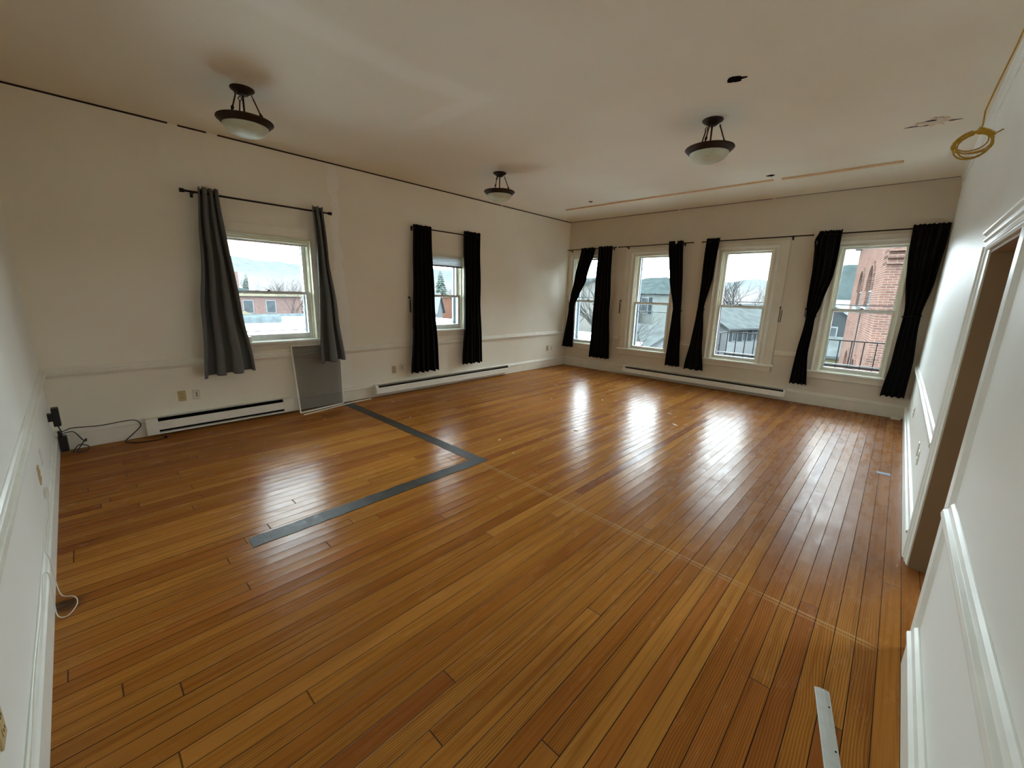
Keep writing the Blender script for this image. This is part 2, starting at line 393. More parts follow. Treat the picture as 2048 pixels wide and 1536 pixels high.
# ------------------------------------------------------------------ mesh helpers
class MB:
    def __init__(self): self.v = []; self.f = []; self.s = []
    def quad(self, a, b, c, d, smooth=False):
        k = len(self.v); self.v += [a, b, c, d]; self.f.append((k, k+1, k+2, k+3)); self.s.append(smooth); return self
    def box(self, x0, x1, y0, y1, z0, z1):
        k = len(self.v)
        self.v += [(x, y, z) for z in (z0, z1) for y in (y0, y1) for x in (x0, x1)]
        for f in ((0,2,3,1),(4,5,7,6),(0,1,5,4),(2,6,7,3),(0,4,6,2),(1,3,7,5)):
            self.f.append(tuple(k+i for i in f)); self.s.append(False)
        return self
    def prism(self, prof, axis, a0, a1):
        """closed 2D profile (list of (p,q)) extruded along axis; for x:(p,q)=(y,z) y:(x,z) z:(x,y)"""
        k = len(self.v); n = len(prof)
        for a in (a0, a1):
            for p, q in prof:
                self.v.append({'x': (a, p, q), 'y': (p, a, q), 'z': (p, q, a)}[axis])
        for i in range(n):
            j = (i+1) % n; self.f.append((k+i, k+j, k+n+j, k+n+i)); self.s.append(False)
        self.f.append(tuple(k+i for i in range(n))[::-1]); self.f.append(tuple(k+n+i for i in range(n))); self.s += [False, False]
        return self
    def tube(self, pts, r, seg=8, cap=True):
        pts = [Vector(p) for p in pts]; n = len(pts)
        rs = r if isinstance(r, (list, tuple)) else [r]*n
        k = len(self.v); prev = None
        for i, p in enumerate(pts):
            if i == 0: t = pts[1]-pts[0]
            elif i == n-1: t = pts[-1]-pts[-2]
            else: t = (pts[i+1]-pts[i]).normalized() + (pts[i]-pts[i-1]).normalized()
            t = t.normalized() if t.length > 1e-9 else Vector((0,0,1))
            if prev is None:
                a = Vector((0,0,1)) if abs(t.z) < 0.9 else Vector((1,0,0))
                u = t.cross(a).normalized()
            else:
                u = (prev - t*prev.dot(t)); u = u.normalized() if u.length > 1e-6 else t.orthogonal().normalized()
            prev = u; w_ = t.cross(u)
            for s in range(seg):
                an = 2*PI*s/seg
                self.v.append(tuple(p + u*(math.cos(an)*rs[i]) + w_*(math.sin(an)*rs[i])))
        for i in range(n-1):
            for s in range(seg):
                s2 = (s+1) % seg
                self.f.append((k+i*seg+s, k+i*seg+s2, k+(i+1)*seg+s2, k+(i+1)*seg+s)); self.s.append(True)
        if cap:
            self.f.append(tuple(k+s for s in range(seg))[::-1]); self.f.append(tuple(k+(n-1)*seg+s for s in range(seg))); self.s += [False, False]
        return self
    def lathe(self, prof, center=(0,0,0), seg=40, closed=False):
        """prof list of (r,z)"""
        k = len(self.v); n = len(prof)
        for r, z in prof:
            for s in range(seg):
                an = 2*PI*s/seg
                self.v.append((center[0]+r*math.cos(an), center[1]+r*math.sin(an), center[2]+z))
        for i in range(n if closed else n-1):
            i2 = (i+1) % n
            for s in range(seg):
                s2 = (s+1) % seg
                self.f.append((k+i*seg+s, k+i*seg+s2, k+i2*seg+s2, k+i2*seg+s)); self.s.append(True)
        return self
    def build(self, name, mat, parent=None, loc=None, bevel=0, solid=0, fixn=True):
        me = bpy.data.meshes.new(name); me.from_pydata([tuple(v) for v in self.v], [], self.f)
        me.polygons.foreach_set('use_smooth', self.s)
        if isinstance(mat, (list, tuple)):
            for mm_ in mat: me.materials.append(mm_)
        else: me.materials.append(mat)
        if fixn:
            bm = bmesh.new(); bm.from_mesh(me)
            bmesh.ops.remove_doubles(bm, verts=bm.verts, dist=1e-6)
            bmesh.ops.recalc_face_normals(bm, faces=bm.faces); bm.to_mesh(me); bm.free()
        me.update()
        o = bpy.data.objects.new(name, me); C.objects.link(o)
        if parent is not None: o.parent = parent
        if loc is not None: o.location = loc
        if bevel:
            b = o.modifiers.new('bevel', 'BEVEL'); b.width = bevel; b.segments = 2; b.limit_method = 'ANGLE'
        if solid:
            s = o.modifiers.new('solid', 'SOLIDIFY'); s.thickness = solid; s.offset = 0
        return o

def tag(o, label=None, cat=None, group=None, kind=None):
    if label: o['label'] = label
    if cat: o['category'] = cat
    if group: o['group'] = group
    if kind: o['kind'] = kind
    return o
def empty(name, loc=(0,0,0), rz=0):
    o = bpy.data.objects.new(name, None); C.objects.link(o); o.location = loc; o.rotation_euler = (0,0,rz)
    o.empty_display_size = 0.1
    return o
def copy_tree(o, parent=None):
    c = o.copy(); C.objects.link(c); c.parent = parent
    for ch in list(o.children): copy_tree(ch, c)
    return c
def struct(o): o['kind'] = 'structure'; return o

# wall frames: (u, d, z) -> world; d is distance into the room from the wall
FA = lambda u, d, z: (d, u, z)
FB = lambda u, d, z: (u, -d, z)
FC = lambda u, d, z: (X1 - d, u, z)
FD = lambda u, d, z: (u, Y0 + d, z)
class WB(MB):
    """mesh builder working in a wall frame"""
    def __init__(self, fr): super().__init__(); self.fr = fr
    def b(self, u0, u1, d0, d1, z0, z1):
        k = len(self.v)
        self.v += [self.fr(u, d, z) for z in (z0, z1) for d in (d0, d1) for u in (u0, u1)]
        for f in ((0,2,3,1),(4,5,7,6),(0,1,5,4),(2,6,7,3),(0,4,6,2),(1,3,7,5)):
            self.f.append(tuple(k+i for i in f)); self.s.append(False)
        return self
    def run(self, prof, u0, u1):
        """profile (d,z) extruded along u"""
        k = len(self.v); n = len(prof)
        for u in (u0, u1):
            for d, z in prof: self.v.append(self.fr(u, d, z))
        for i in range(n):
            j = (i+1) % n; self.f.append((k+i, k+j, k+n+j, k+n+i)); self.s.append(False)
        self.f.append(tuple(k+i for i in range(n))[::-1]); self.f.append(tuple(k+n+i for i in range(n))); self.s += [False]*2
        return self
    def post(self, prof, z0, z1):
        """profile (u,d) extruded along z"""
        k = len(self.v); n = len(prof)
        for z in (z0, z1):
            for u, d in prof: self.v.append(self.fr(u, d, z))
        for i in range(n):
            j = (i+1) % n; self.f.append((k+i, k+j, k+n+j, k+n+i)); self.s.append(False)
        self.f.append(tuple(k+i for i in range(n))[::-1]); self.f.append(tuple(k+n+i for i in range(n))); self.s += [False]*2
        return self
    def ring(self, u0, u1, z0, z1, wl_, wr_, wt, wbm, d0, d1):
        """rectangular frame"""
        self.b(u0, u0+wl_, d0, d1, z0, z1); self.b(u1-wr_, u1, d0, d1, z0, z1)
        if wt: self.b(u0+wl_, u1-wr_, d0, d1, z1-wt, z1)
        if wbm: self.b(u0+wl_, u1-wr_, d0, d1, z0, z0+wbm)
        return self

def wall_holes(name, fr, u0, u1, z0, z1, holes, thick, mat):
    us = sorted({u0, u1} | {h[0] for h in holes} | {h[1] for h in holes})
    zs = sorted({z0, z1} | {h[2] for h in holes} | {h[3] for h in holes})
    wb_ = MB()
    for a, b_ in zip(us, us[1:]):
        for c_, d_ in zip(zs, zs[1:]):
            um, zm = (a+b_)/2, (c_+d_)/2
            if any(h[0] < um < h[1] and h[2] < zm < h[3] for h in holes): continue
            for dd in (0, -thick):
                wb_.quad(fr(a, dd, c_), fr(b_, dd, c_), fr(b_, dd, d_), fr(a, dd, d_))
    for h in holes + [(u0, u1, z0, z1)]:
        a, b_, c_, d_ = h
        if c_ > 0.01: wb_.quad(fr(a,0,c_), fr(b_,0,c_), fr(b_,-thick,c_), fr(a,-thick,c_))
        wb_.quad(fr(a,0,d_), fr(b_,0,d_), fr(b_,-thick,d_), fr(a,-thick,d_))
        wb_.quad(fr(a,0,c_), fr(a,0,d_), fr(a,-thick,d_), fr(a,-thick,c_))
        wb_.quad(fr(b_,0,c_), fr(b_,0,d_), fr(b_,-thick,d_), fr(b_,-thick,c_))
    o = wb_.build(name, mat, fixn=False)
    return struct(o)

# ------------------------------------------------------------------ room shell
DY0, DY1, DZ = -5.40, -4.52, 1.90      # doorway in wall C
HX = X1 + 1.5                           # hall beyond the doorway
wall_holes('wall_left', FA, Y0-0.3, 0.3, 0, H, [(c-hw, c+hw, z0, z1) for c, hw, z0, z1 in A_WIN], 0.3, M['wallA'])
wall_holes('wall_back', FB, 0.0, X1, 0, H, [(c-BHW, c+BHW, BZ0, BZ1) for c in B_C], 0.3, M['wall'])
wall_holes('wall_right', FC, Y0-0.3, 0.3, 0, H, [(DY0, DY1, -0.001, DZ)], 0.14, M['wallC'])
wall_holes('wall_front', FD, 0.0, X1, 0, H, [], 0.3, M['wallC'])
struct(MB().box(-0.3, HX+0.1, Y0-0.3, 0.3, -0.12, 0).build('floor', M['floor']))
struct(MB().box(-0.3, HX+0.1, Y0-0.3, 0.3, H, H+0.2).build('ceiling', M['ceiling']))
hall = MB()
hall.box(HX, HX+0.1, Y0, -4.4, 0, H).box(HX, HX+0.1, -3.45, 0.3, 0, H).box(HX, HX+0.1, -4.4, -3.45, 0, 1.45).box(HX, HX+0.1, -4.4, -3.45, 2.3, H).box(X1+0.14, HX, -3.4, -3.3, 0, H)  # leaves an unseen opening, added to send light through the doorway
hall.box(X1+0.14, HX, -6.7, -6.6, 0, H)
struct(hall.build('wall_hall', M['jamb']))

# dark open crack along the ceiling edge
cr = WB(FA)
for a, b_ in ((Y0, -6.98), (-6.9, -6.66), (-6.56, -2.2), (-2.17, 0.0)):
    cr.b(a, b_, 0, 0.006, H-0.015, H-0.001)
struct(cr.build('trim_1', M['gap']))
cr = WB(FB); cr.b(0.0, 2.4, 0, 0.005, H-0.009, H-0.001).b(2.44, 3.9, 0, 0.005, H-0.008, H-0.001).b(3.95, X1, 0, 0.004, H-0.006, H-0.001)
struct(cr.build('trim_2', M['gap']))
struct(WB(FC).run([(0,H-0.12),(0.008,H-0.12),(0.012,H-0.03),(0.026,H-0.022),(0.03,H-0.001),(0,H-0.001)], Y0, 0).build('trim_3', M['wallC']))

# ------------------------------------------------------------------ baseboards and chair rails
base_p = [(0,0),(0.018,0),(0.018,0.155),(0.024,0.158),(0.024,0.172),(0.016,0.18),(0.012,0.2),(0.004,0.208),(0,0.208)]
base_far = [(0,0.006),(0.018,0.006)] + base_p[2:]
def runs(name, fr, segs, prof, mat):
    o = WB(fr)
    for a, b_ in segs: o.run(prof, a, b_)
    return struct(o.build(name, mat, bevel=0.001))
M['trimA'] = simple('painted_rail', srgb(240, 235, 222), 0.45, nscale=5, namt=0.04)
runs('baseboard_left', FA, [(Y0, 0)], base_far, M['trimA'])
runs('baseboard_back', FB, [(0.018, X1-0.018)], base_far, M['trimB'])
runs('baseboard_right', FC, [(Y0, -5.53), (-4.39, 0)], [(d*1.55, z) for d, z in base_p], M['trim'])
runs('baseboard_front', FD, [(0.018, X1-0.018)], base_p, M['trim'])
rail_p = [(0,0.71),(0.012,0.712),(0.016,0.73),(0.03,0.738),(0.034,0.757),(0.03,0.774),(0.016,0.78),(0.012,0.8),(0.004,0.81),(0,0.812)]
runs('trim_4', FA, [(Y0, 0)], rail_p, M['trimA'])
runs('trim_5', FB, [(0.0+0.034, 0.0+0.035), (1.18, 1.41), (2.65, 3.03), (4.27, 4.65), (5.89, X1)], rail_p, M['trimB'])
runs('trim_6', FC, [(Y0, -5.53), (-4.39, 0)], rail_p, M['trim'])
runs('trim_7', FD, [(0.034, X1-0.034)], rail_p, M['trim'])

# ------------------------------------------------------------------ windows
def sash_lock(fr, u, d, z, par):
    b_ = WB(fr)
    b_.b(u-0.028, u+0.028, d-0.012, d+0.012, z, z+0.01)
    b_.post([(u-0.012, d-0.01), (u+0.012, d-0.01), (u+0.012, d+0.01), (u-0.012, d+0.01)], z+0.01, z+0.022)
    b_.b(u-0.04, u-0.01, d-0.004, d+0.006, z+0.018, z+0.026)
    o = b_.build('sash_lock', M['fin'], par, bevel=0.002)
    o['label'] = 'grey metal sash lock'
def window_B(i, c):
    fr = FB
    lo = max(c-0.60, 0.003); 
    # flat outer casing with raised backband
    cs = WB(fr)
    cs.b(lo, c-BHW, 0, 0.016, BZ0, 2.42); cs.b(c+BHW, c+0.60, 0, 0.016, BZ0, 2.42); cs.b(lo, c+0.60, 0, 0.016, 2.42, 2.55)
    root = cs.build('window_%d' % i, M['trimB'], bevel=0.002); struct(root)
    bb = WB(fr)
    pf = lambda s: [(c+s*0.475, 0.016), (c+s*0.475, 0.034), (c+s*0.462, 0.036), (c+s*0.452, 0.026), (c+s*0.440, 0.024), (c+s*0.436, 0.016)]
    bb.post(pf(-1), BZ0, 2.48); bb.post(pf(1), BZ0, 2.48)
    bb.run([(0.016, 2.482), (0.034, 2.482), (0.036, 2.47), (0.026, 2.458), (0.024, 2.446), (0.016, 2.442)], c-0.476, c+0.476)
    bb.build('backband', M['trim'], root)
    bd = WB(fr); e = BHW-0.001
    for s in (-1, 1):
        bd.post([(c+s*e, 0.02), (c+s*(e-0.004), 0.026), (c+s*(e+0.012), 0.026), (c+s*(e+0.016), 0.016), (c+s*e, 0.0)], BZ0, 2.42)
    bd.b(c-e, c+e, 0.0, 0.024, 2.405, 2.42)
    bd.build('inner_bead', M['trim'], root)
    st = WB(fr); st.b(max(c-0.64, 0.003), min(c+0.64, X1-0.001), 0, 0.062, 0.532, 0.56)
    st.build('stool', M['trim'], root, bevel=0.006)
    ap = WB(fr); ap.b(max(c-0.60, 0.003), c+0.60, 0, 0.018, 0.44, 0.532).b(max(c-0.60, 0.003), c+0.60, 0.018, 0.024, 0.44, 0.452)
    ap.build('apron', M['trimB'], root, bevel=0.002)
    jl = WB(fr)
    jl.ring(c-BHW, c+BHW, BZ0, BZ1, 0.012, 0.012, 0.012, 0.012, -0.3, -0.001)
    for s in (-1, 1):   # parting beads
        jl.b(min(c+s*(BHW-0.012), c+s*(BHW-0.026)), max(c+s*(BHW-0.012), c+s*(BHW-0.026)), -0.045, -0.03, BZ0+0.012, BZ1-0.012)
        jl.b(min(c+s*(BHW-0.012), c+s*(BHW-0.024)), max(c+s*(BHW-0.012), c+s*(BHW-0.024)), -0.105, -0.097, BZ0+0.012, BZ1-0.012)
    jl.build('jamb_liner', M['reveal'], root)
    WB(fr).ring(c-BHW+0.0125, c+BHW-0.0125, BZ0+0.0125, BZ1-0.0125, 0.004, 0.004, 0.004, 0.004, -0.298, -0.15).build('outer_stop', M['outer'], root)
    a0, a1 = c-BHW+0.012, c+BHW-0.012
    ls = WB(fr).ring(a0, a1, 0.572, 1.515, 0.042, 0.042, 0.034, 0.05, -0.093, -0.05)
    ls = ls.build('lower_sash', M['sash'], root, bevel=0.003)
    WB(fr).b(a0+0.04, a1-0.04, -0.074, -0.070, 0.618, 1.483).build('pane', M['glass'], ls)
    us_ = WB(fr).ring(a0, a1, 1.47, 2.408, 0.042, 0.042, 0.028, 0.034, -0.145, -0.105)
    us_ = us_.build('upper_sash', M['sash'], root, bevel=0.003)
    WB(fr).b(a0+0.04, a1-0.04, -0.127, -0.123, 1.50, 2.382).build('pane', M['glass'], us_)
    sf = WB(fr).ring(a0, a1, 0.572, 2.408, 0.022, 0.022, 0.02, 0.02, -0.235, -0.21)
    if i == 4: sf.b(a0, a1, -0.232, -0.214, 1.32, 1.335).b(a0, a1, -0.232, -0.214, 2.17, 2.182)
    else: sf.b(a0, a1, -0.232, -0.214, 1.568, 1.582).b(a0, a1, -0.232, -0.214, 0.66, 0.672)
    sf.build('storm_frame', M['alu'], root)
    sash_lock(fr, c-0.01, -0.075, 1.515, root)
for i, c in enumerate(B_C): window_B(i+3, c)

def window_A(i, c, hw, z0, z1):
    fr = FA
    cs = WB(fr)
    cs.b(c-0.63, c-hw, 0, 0.008, z0-0.02, 2.325); cs.b(c+hw, c+0.63, 0, 0.008, z0-0.02, 2.325); cs.b(c-hw, c+hw, 0, 0.008, z1, 2.325)
    root = cs.build('window_%d' % i, M['wallA'], bevel=0.003); struct(root)
    ed = WB(fr)
    ed.ring(c-hw, c+hw, z0, z1, 0.02, 0.02, 0.02, 0, -0.17, 0.016)
    ed.ring(c-hw+0.02, c+hw-0.02, z0, z1-0.02, 0.018, 0.018, 0.018, 0, -0.17, -0.045)
    ed.build('window_frame', M['reveal'], root, bevel=0.002)
    WB(fr).ring(c-hw, c+hw, z0, z1, 0.038, 0.038, 0.038, 0.02, -0.299, -0.171).build('outer_stop', M['outer'], root)
    st = WB(fr); st.b(c-hw-0.03, c+hw+0.03, 0, 0.06, z0-0.028, z0)
    st.b(c-hw+0.001, c+hw-0.001, -0.17, 0.0, z0-0.014, z0+0.006)
    st.build('stool', M['trim'], root, bevel=0.005)
    ap = WB(fr).b(c-hw, c+hw, 0, 0.012, z0-0.115, z0-0.028); ap.build('apron', M['trimB'], root)
    a0, a1 = c-hw+0.038, c+hw-0.038
    zm = 1.54
    ls = WB(fr).ring(a0, a1, z0+0.006, zm+0.018, 0.045, 0.045, 0.034, 0.07, -0.115, -0.07).build('lower_sash', M['sash'], root, bevel=0.003)
    WB(fr).b(a0+0.04, a1-0.04, -0.094, -0.090, z0+0.07, zm-0.012).build('pane', M['glass'], ls)
    us_ = WB(fr).ring(a0, a1, zm-0.018, z1-0.038, 0.045, 0.045, 0.05, 0.034, -0.165, -0.122).build('upper_sash', M['sash'], root, bevel=0.003)
    WB(fr).b(a0+0.04, a1-0.04, -0.146, -0.142, zm, z1-0.08).build('pane', M['glass'], us_)
    WB(fr).ring(a0, a1, z0+0.006, z1-0.038, 0.03, 0.03, 0.04, 0.03, -0.25, -0.22).b(a0, a1, -0.247, -0.224, z0+0.10, z0+0.112).build('storm_frame', M['alu'], root)
    sash_lock(fr, c+0.0, -0.09, zm+0.018, root)
for k, (c, hw, z0, z1) in enumerate(A_WIN): window_A(k+1, c, hw, z0, z1)

# roller shade (window 1) and cellular shade (window 2)
c, hw, z0, z1 = A_WIN[0]
r = WB(FA); r.b(c-hw+0.04, c+hw-0.04, -0.062, -0.024, z1-0.066, z1-0.022)
rs = r.build('roller_shade', M['reveal'], bevel=0.006)
WB(FA).b(c-hw+0.05, c+hw-0.05, -0.055, -0.03, z1-0.095, z1-0.07).build('hem_bar', M['sash'], rs, bevel=0.003)
tag(rs, 'cream roller shade rolled fully up at the top of the nearest left-wall window', 'window shade')
c, hw, z0, z1 = A_WIN[1]
hr = WB(FA).b(c-hw+0.04, c+hw-0.04, -0.065, -0.022, z1-0.055, z1-0.024).build('cellular_shade', M['white_pl'], bevel=0.003)
cl = WB(FA); nn_ = 7
prof = []
zt, zb = z1-0.055, z1-0.175
for k in range(nn_*2+1): prof.append((-0.03 if k % 2 else -0.038, zt-(zt-zb)*k/(nn_*2)))
for k in range(nn_*2, -1, -1): prof.append((-0.058 if k % 2 else -0.05, zt-(zt-zb)*k/(nn_*2)))
cl.run(prof, c-hw+0.045, c+hw-0.045)
cl.build('pleated_cloth', M['shade'], hr)
WB(FA).b(c-hw+0.042, c+hw-0.042, -0.06, -0.026, zb-0.024, zb).build('bottom_rail', M['fin'], hr, bevel=0.003)
tag(hr, 'white cellular shade pulled part way down in the farther left-wall window', 'window shade')

# ------------------------------------------------------------------ doorway (wall C)
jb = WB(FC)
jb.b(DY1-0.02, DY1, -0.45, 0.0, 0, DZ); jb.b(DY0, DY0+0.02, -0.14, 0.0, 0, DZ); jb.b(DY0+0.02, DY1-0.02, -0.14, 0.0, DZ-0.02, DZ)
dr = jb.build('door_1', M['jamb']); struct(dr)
cas = WB(FC)
cas.post([(DY1-0.002, 0), (DY1-0.002, 0.006), (DY1+0.02, 0.010), (DY1+0.04, 0.012), (DY1+0.046, 0.018), (DY1+0.09, 0.018), (DY1+0.098, 0.026), (DY1+0.125, 0.028), (DY1+0.13, 0.0)], 0, DZ+0.02)
cas.build('door_casing', M['trim'], dr)
cn = WB(FC)
cn.post([(DY0+0.002, 0), (DY0+0.002, 0.010), (DY0-0.004, 0.014), (DY0-0.06, 0.014), (DY0-0.11, 0.016), (DY0-0.13, 0.0)], 0, DZ+0.02)
cn.build('door_casing', M['trim'], dr)
hd = WB(FC)
hd.run([(0, DZ-0.004), (0.014, DZ-0.004), (0.020, DZ+0.010), (0.016, DZ+0.022), (0.016, DZ+0.045), (0.026, DZ+0.052), (0.028, DZ+0.062), (0.020, DZ+0.070), (0.020, DZ+0.078), (0.034, DZ+0.088), (0.036, DZ+0.098), (0, DZ+0.102)], DY0-0.135, DY1+0.133)
hd.build('head_molding', M['trim'], dr, bevel=0.002)

# ------------------------------------------------------------------ baseboard heaters
def heater(fr, u0, u1, z0, z1, label, style):
    root = empty('baseboard_heater', fr((u0+u1)/2, 0, z0))
    inv = Matrix.Translation(root.location).inverted()
    def P(o): o.parent = root; o.matrix_parent_inverse = inv; return o
    dpt = 0.080
    # back plate with curled top, front cover panel, slots between
    bk = WB(fr).run([(0.0, z0), (0.018, z0), (0.018, z1-0.012), (0.045, z1-0.005), (0.05, z1), (0, z1)], u0, u1)
    P(bk.build('back_plate', M['heater']))
    if style == 'wide':
        P(WB(fr).run([(0.05, z0+0.052), (dpt, z0+0.045), (dpt+0.002, z0+0.05), (dpt-0.004, z1-0.05), (dpt-0.016, z1-0.046), (dpt-0.02, z1-0.05), (dpt-0.012, z0+0.055)], u0+0.10, u1-0.12).build('front_cover', M['heater']))
        P(WB(fr).b(u0, u1, 0.018, dpt, z0, z0+0.014).build('bottom_lip', M['heater'], bevel=0.003))
        P(WB(fr).b(u0+0.10, u1-0.12, 0.02, 0.046, z0+0.02, z1-0.02).build('heating_element', M['dark']))
        P(WB(fr).b(u0, u0+0.10, 0.018, dpt+0.003, z0+0.014, z1-0.006).build('end_cap', M['heater'], bevel=0.004))
        P(WB(fr).b(u1-0.12, u1, 0.018, dpt+0.003, z0+0.014, z1-0.006).build('end_cap', M['heater'], bevel=0.004))
    else:
        P(WB(fr).run([(0.055, z0+0.012), (dpt, z0+0.01), (dpt+0.003, z0+0.014), (dpt-0.002, z1-0.052), (dpt-0.016, z1-0.046), (dpt-0.018, z1-0.052), (dpt-0.010, z0+0.018)], u0+0.02, u1-0.02).build('front_cover', M['heater']))
        fins = WB(fr); fins.b(u0+0.06, u1-0.03, 0.02, 0.044, z0+0.02, z1-0.035)
        P(fins.build('heating_element', M['dark']))
        lv = WB(fr); n = int((u1-u0-0.1)/0.085)
        for k in range(n):
            uu = u0+0.06+k*0.085
            lv.b(uu, uu+0.006, 0.02, dpt-0.012, z1-0.05, z1-0.042)
        lv.b(u0+0.03, u1-0.03, 0.048, 0.052, z1-0.032, z1-0.018)
        P(lv.build('louver_tabs', M['fin']))
        P(WB(fr).run([(0.018, z0+0.01), (dpt, z0+0.01), (dpt+0.003, z0+0.014), (dpt, z1-0.05), (0.05, z1-0.012), (0.018, z1-0.012)], u0, u0+0.045).build('end_cap', M['heater'], bevel=0.003))
        P(WB(fr).run([(0.018, z0+0.01), (dpt, z0+0.01), (dpt+0.003, z0+0.014), (dpt, z1-0.05), (0.05, z1-0.012), (0.018, z1-0.012)], u1-0.02, u1).build('end_cap', M['heater'], bevel=0.003))
    return tag(root, label, 'heater', 'electric baseboard heaters')
heater(lambda u, d, z: (d+0.019, u, z), -7.53, -6.07, 0.03, 0.212, 'cream baseboard heater with two dark slots beside the leaning insect screen', 'wide')
heater(lambda u, d, z: (d+0.019, u, z), -4.90, -1.97, 0.05, 0.20, 'long cream baseboard heater on the left wall under the narrower window', 'slim')
heater(lambda u, d, z: (u, -d-0.019, z), 1.60, 4.52, 0.055, 0.20, 'long cream baseboard heater on the back wall under the row of windows', 'slim')

# ------------------------------------------------------------------ curtain rods, curtains, holdbacks
def rod(fr, u0, u1, z, d, label, posts, thick=0.009, big=False):
    root = MB().tube([fr(u0, d, z), fr(u1, d, z)], thick, 12).build('curtain_rod', M['black'])
    tag(root, label, 'curtain rod', 'black curtain rods')
    for u, s in ((u0, -1), (u1, 1)):
        if big: f = MB().tube([fr(u-s*0.01, d, z), fr(u+s*0.01, d, z), fr(u+s*0.014, d, z), fr(u+s*0.05, d, z)], [thick, thick*1.2, 0.019, 0.021], 14)
        else: f = MB().tube([fr(u-s*0.005, d, z), fr(u+s*0.012, d, z)], [thick*1.25, thick*1.25], 12)
        f.build('finial', M['black'], root)
    for u in posts:
        bfr = WB(fr)
        bfr.b(u-0.012, u+0.012, 0.0, 0.008, z-0.045, z+0.02)
        bfr.b(u-0.005, u+0.005, 0.006, d+0.006, z-0.022, z-0.012)
        bfr.b(u-0.005, u+0.005, d+0.004, d+0.016, z-0.022, z+0.004)
        bfr.build('bracket', M['black'], root)
    return root
rod(FA, -6.92, -5.46, 2.56, 0.085, 'black rod with square end knobs above the nearest left-wall window', [-6.86, -5.52], 0.0105, True)
rod(FA, -4.17, -2.84, 2.56, 0.085, 'black rod above the farther left-wall window', [-4.15, -2.88])
rod(FB, 0.03, 1.22, 2.598, 0.08, 'thin black rod above the corner window of the back wall', [0.09, 1.14])
rod(FB, 1.29, 2.76, 2.594, 0.08, 'thin black rod above the second back-wall window from the left corner', [1.47, 2.6])
rod(FB, 2.93, 4.53, 2.592, 0.08, 'thin black rod above the third back-wall window from the left corner', [3.05, 4.27])
rod(FB, 4.68, 5.93, 2.592, 0.08, 'thin black rod above the back-wall window by the right wall', [4.75, 5.88])

def catmull(rows, t):
    """rows sorted by z descending: interpolate tuple at z"""
    for a, b_ in zip(rows, rows[1:]):
        if a[0] >= t >= b_[0]:
            f = (a[0]-t)/(a[0]-b_[0]) if a[0] != b_[0] else 0
            f = f*f*(3-2*f)*0.5 + f*0.5
            return [a[k]+(b_[k]-a[k])*f for k in range(1, len(a))]
    return list(rows[-1][1:])
def curtain(fr, rows, pleats, mat, label, group, seed=0, tie=None, hem=0.012, holes=(), drop=(0, 0), sharp=1.0, omega=1.0):
    """rows: (z, u_left, u_right, depth_center, amp)"""
    rnd = random.Random(seed)
    ph = rnd.random()*6; k2 = rnd.uniform(0.6, 1.4)
    zt, zb = rows[0][0], rows[-1][0]
    NZ, NU = 70, pleats*12
    b_ = MB(); grid = []
    for iz in range(NZ+1):
        z = zt+(zb-zt)*iz/NZ
        ul, ur, dc, am = catmull(rows, z)
        line = []
        for iu in range(NU+1):
            s = iu/NU
            sh = s + 0.02*math.sin(s*9+z*1.7+ph)
            wv_ = math.cos(2*PI*pleats*sh+ph*0)
            wv_ = math.copysign(abs(wv_)**sharp, wv_)
            d = dc + am*wv_ + am*0.35*math.sin(2*PI*pleats*0.5*s+ph+z*0.8*k2)
            u = ul+(ur-ul)*(s + 0.05/pleats*omega*math.sin(4*PI*pleats*sh)) + 0.004*math.sin(z*7+ph)
            fz = iz/NZ
            dz = (drop[0]*(1-s)+drop[1]*s)*fz + (hem*math.sin(2*PI*pleats*sh+1.0)*0.5)*fz**4
            if iz == 0: dz += 0.006*math.sin(2*PI*pleats*s*2+ph)
            p = fr(u, max(d, 0.07 if z < 1.0 else 0.042), z-dz)
            line.append(p)
        grid.append(line)
    for line in grid: b_.v += line
    W_ = NU+1
    for iz in range(NZ):
        for iu in range(NU):
            b_.f.append((iz*W_+iu, iz*W_+iu+1, (iz+1)*W_+iu+1, (iz+1)*W_+iu)); b_.s.append(True)
    o = b_.build('curtain', mat, solid=0.0035, fixn=False)
    tag(o, label, 'curtain', group)
    if tie:
        z, ul, ur, dc, am = tie
        pts = []
        for k in range(25):
            a = 2*PI*k/24
            pts.append(fr((ul+ur)/2+((ur-ul)/2+0.006)*math.cos(a), max(dc+(am*1.5+0.012)*math.sin(a), 0.012), z+0.012*math.cos(a)))
        MB().tube(pts, 0.009, 6, cap=False).build('tieback', mat, o)
    for (u, z, d) in holes:
        pts = [fr(u+0.018*math.cos(2*PI*k/16), d, z+0.022*math.sin(2*PI*k/16)) for k in range(17)]
        MB().tube(pts, 0.005, 6, cap=False).build('grommet', M['steel'], o)['label'] = 'silver grommet'
    return o
G1 = 'charcoal curtains at the nearest left-wall window'
G2 = 'black curtains at the farther left-wall window'
G3 = 'black tied-back curtains along the back wall'
curtain(FA, [(2.615,-6.82,-6.655,.10,.05),(2.0,-6.865,-6.615,.105,.056),(1.3,-6.935,-6.55,.115,.06),(0.61,-7.0,-6.47,.13,.06)], 3, M['grey_cloth'],
        'wide charcoal curtain flaring to the floor side, left of the nearest left-wall window', G1, 3, drop=(0.012, -0.02), sharp=0.8, omega=2.2)
curtain(FA, [(2.615,-5.665,-5.535,.095,.04),(2.0,-5.64,-5.50,.10,.045),(1.3,-5.67,-5.44,.115,.05),(0.625,-5.70,-5.385,.13,.05)], 2, M['grey_cloth'],
        'narrow charcoal curtain hanging in front of the leaning insect screen', G1, 5, drop=(0.0, -0.03), sharp=0.8, omega=2.2)
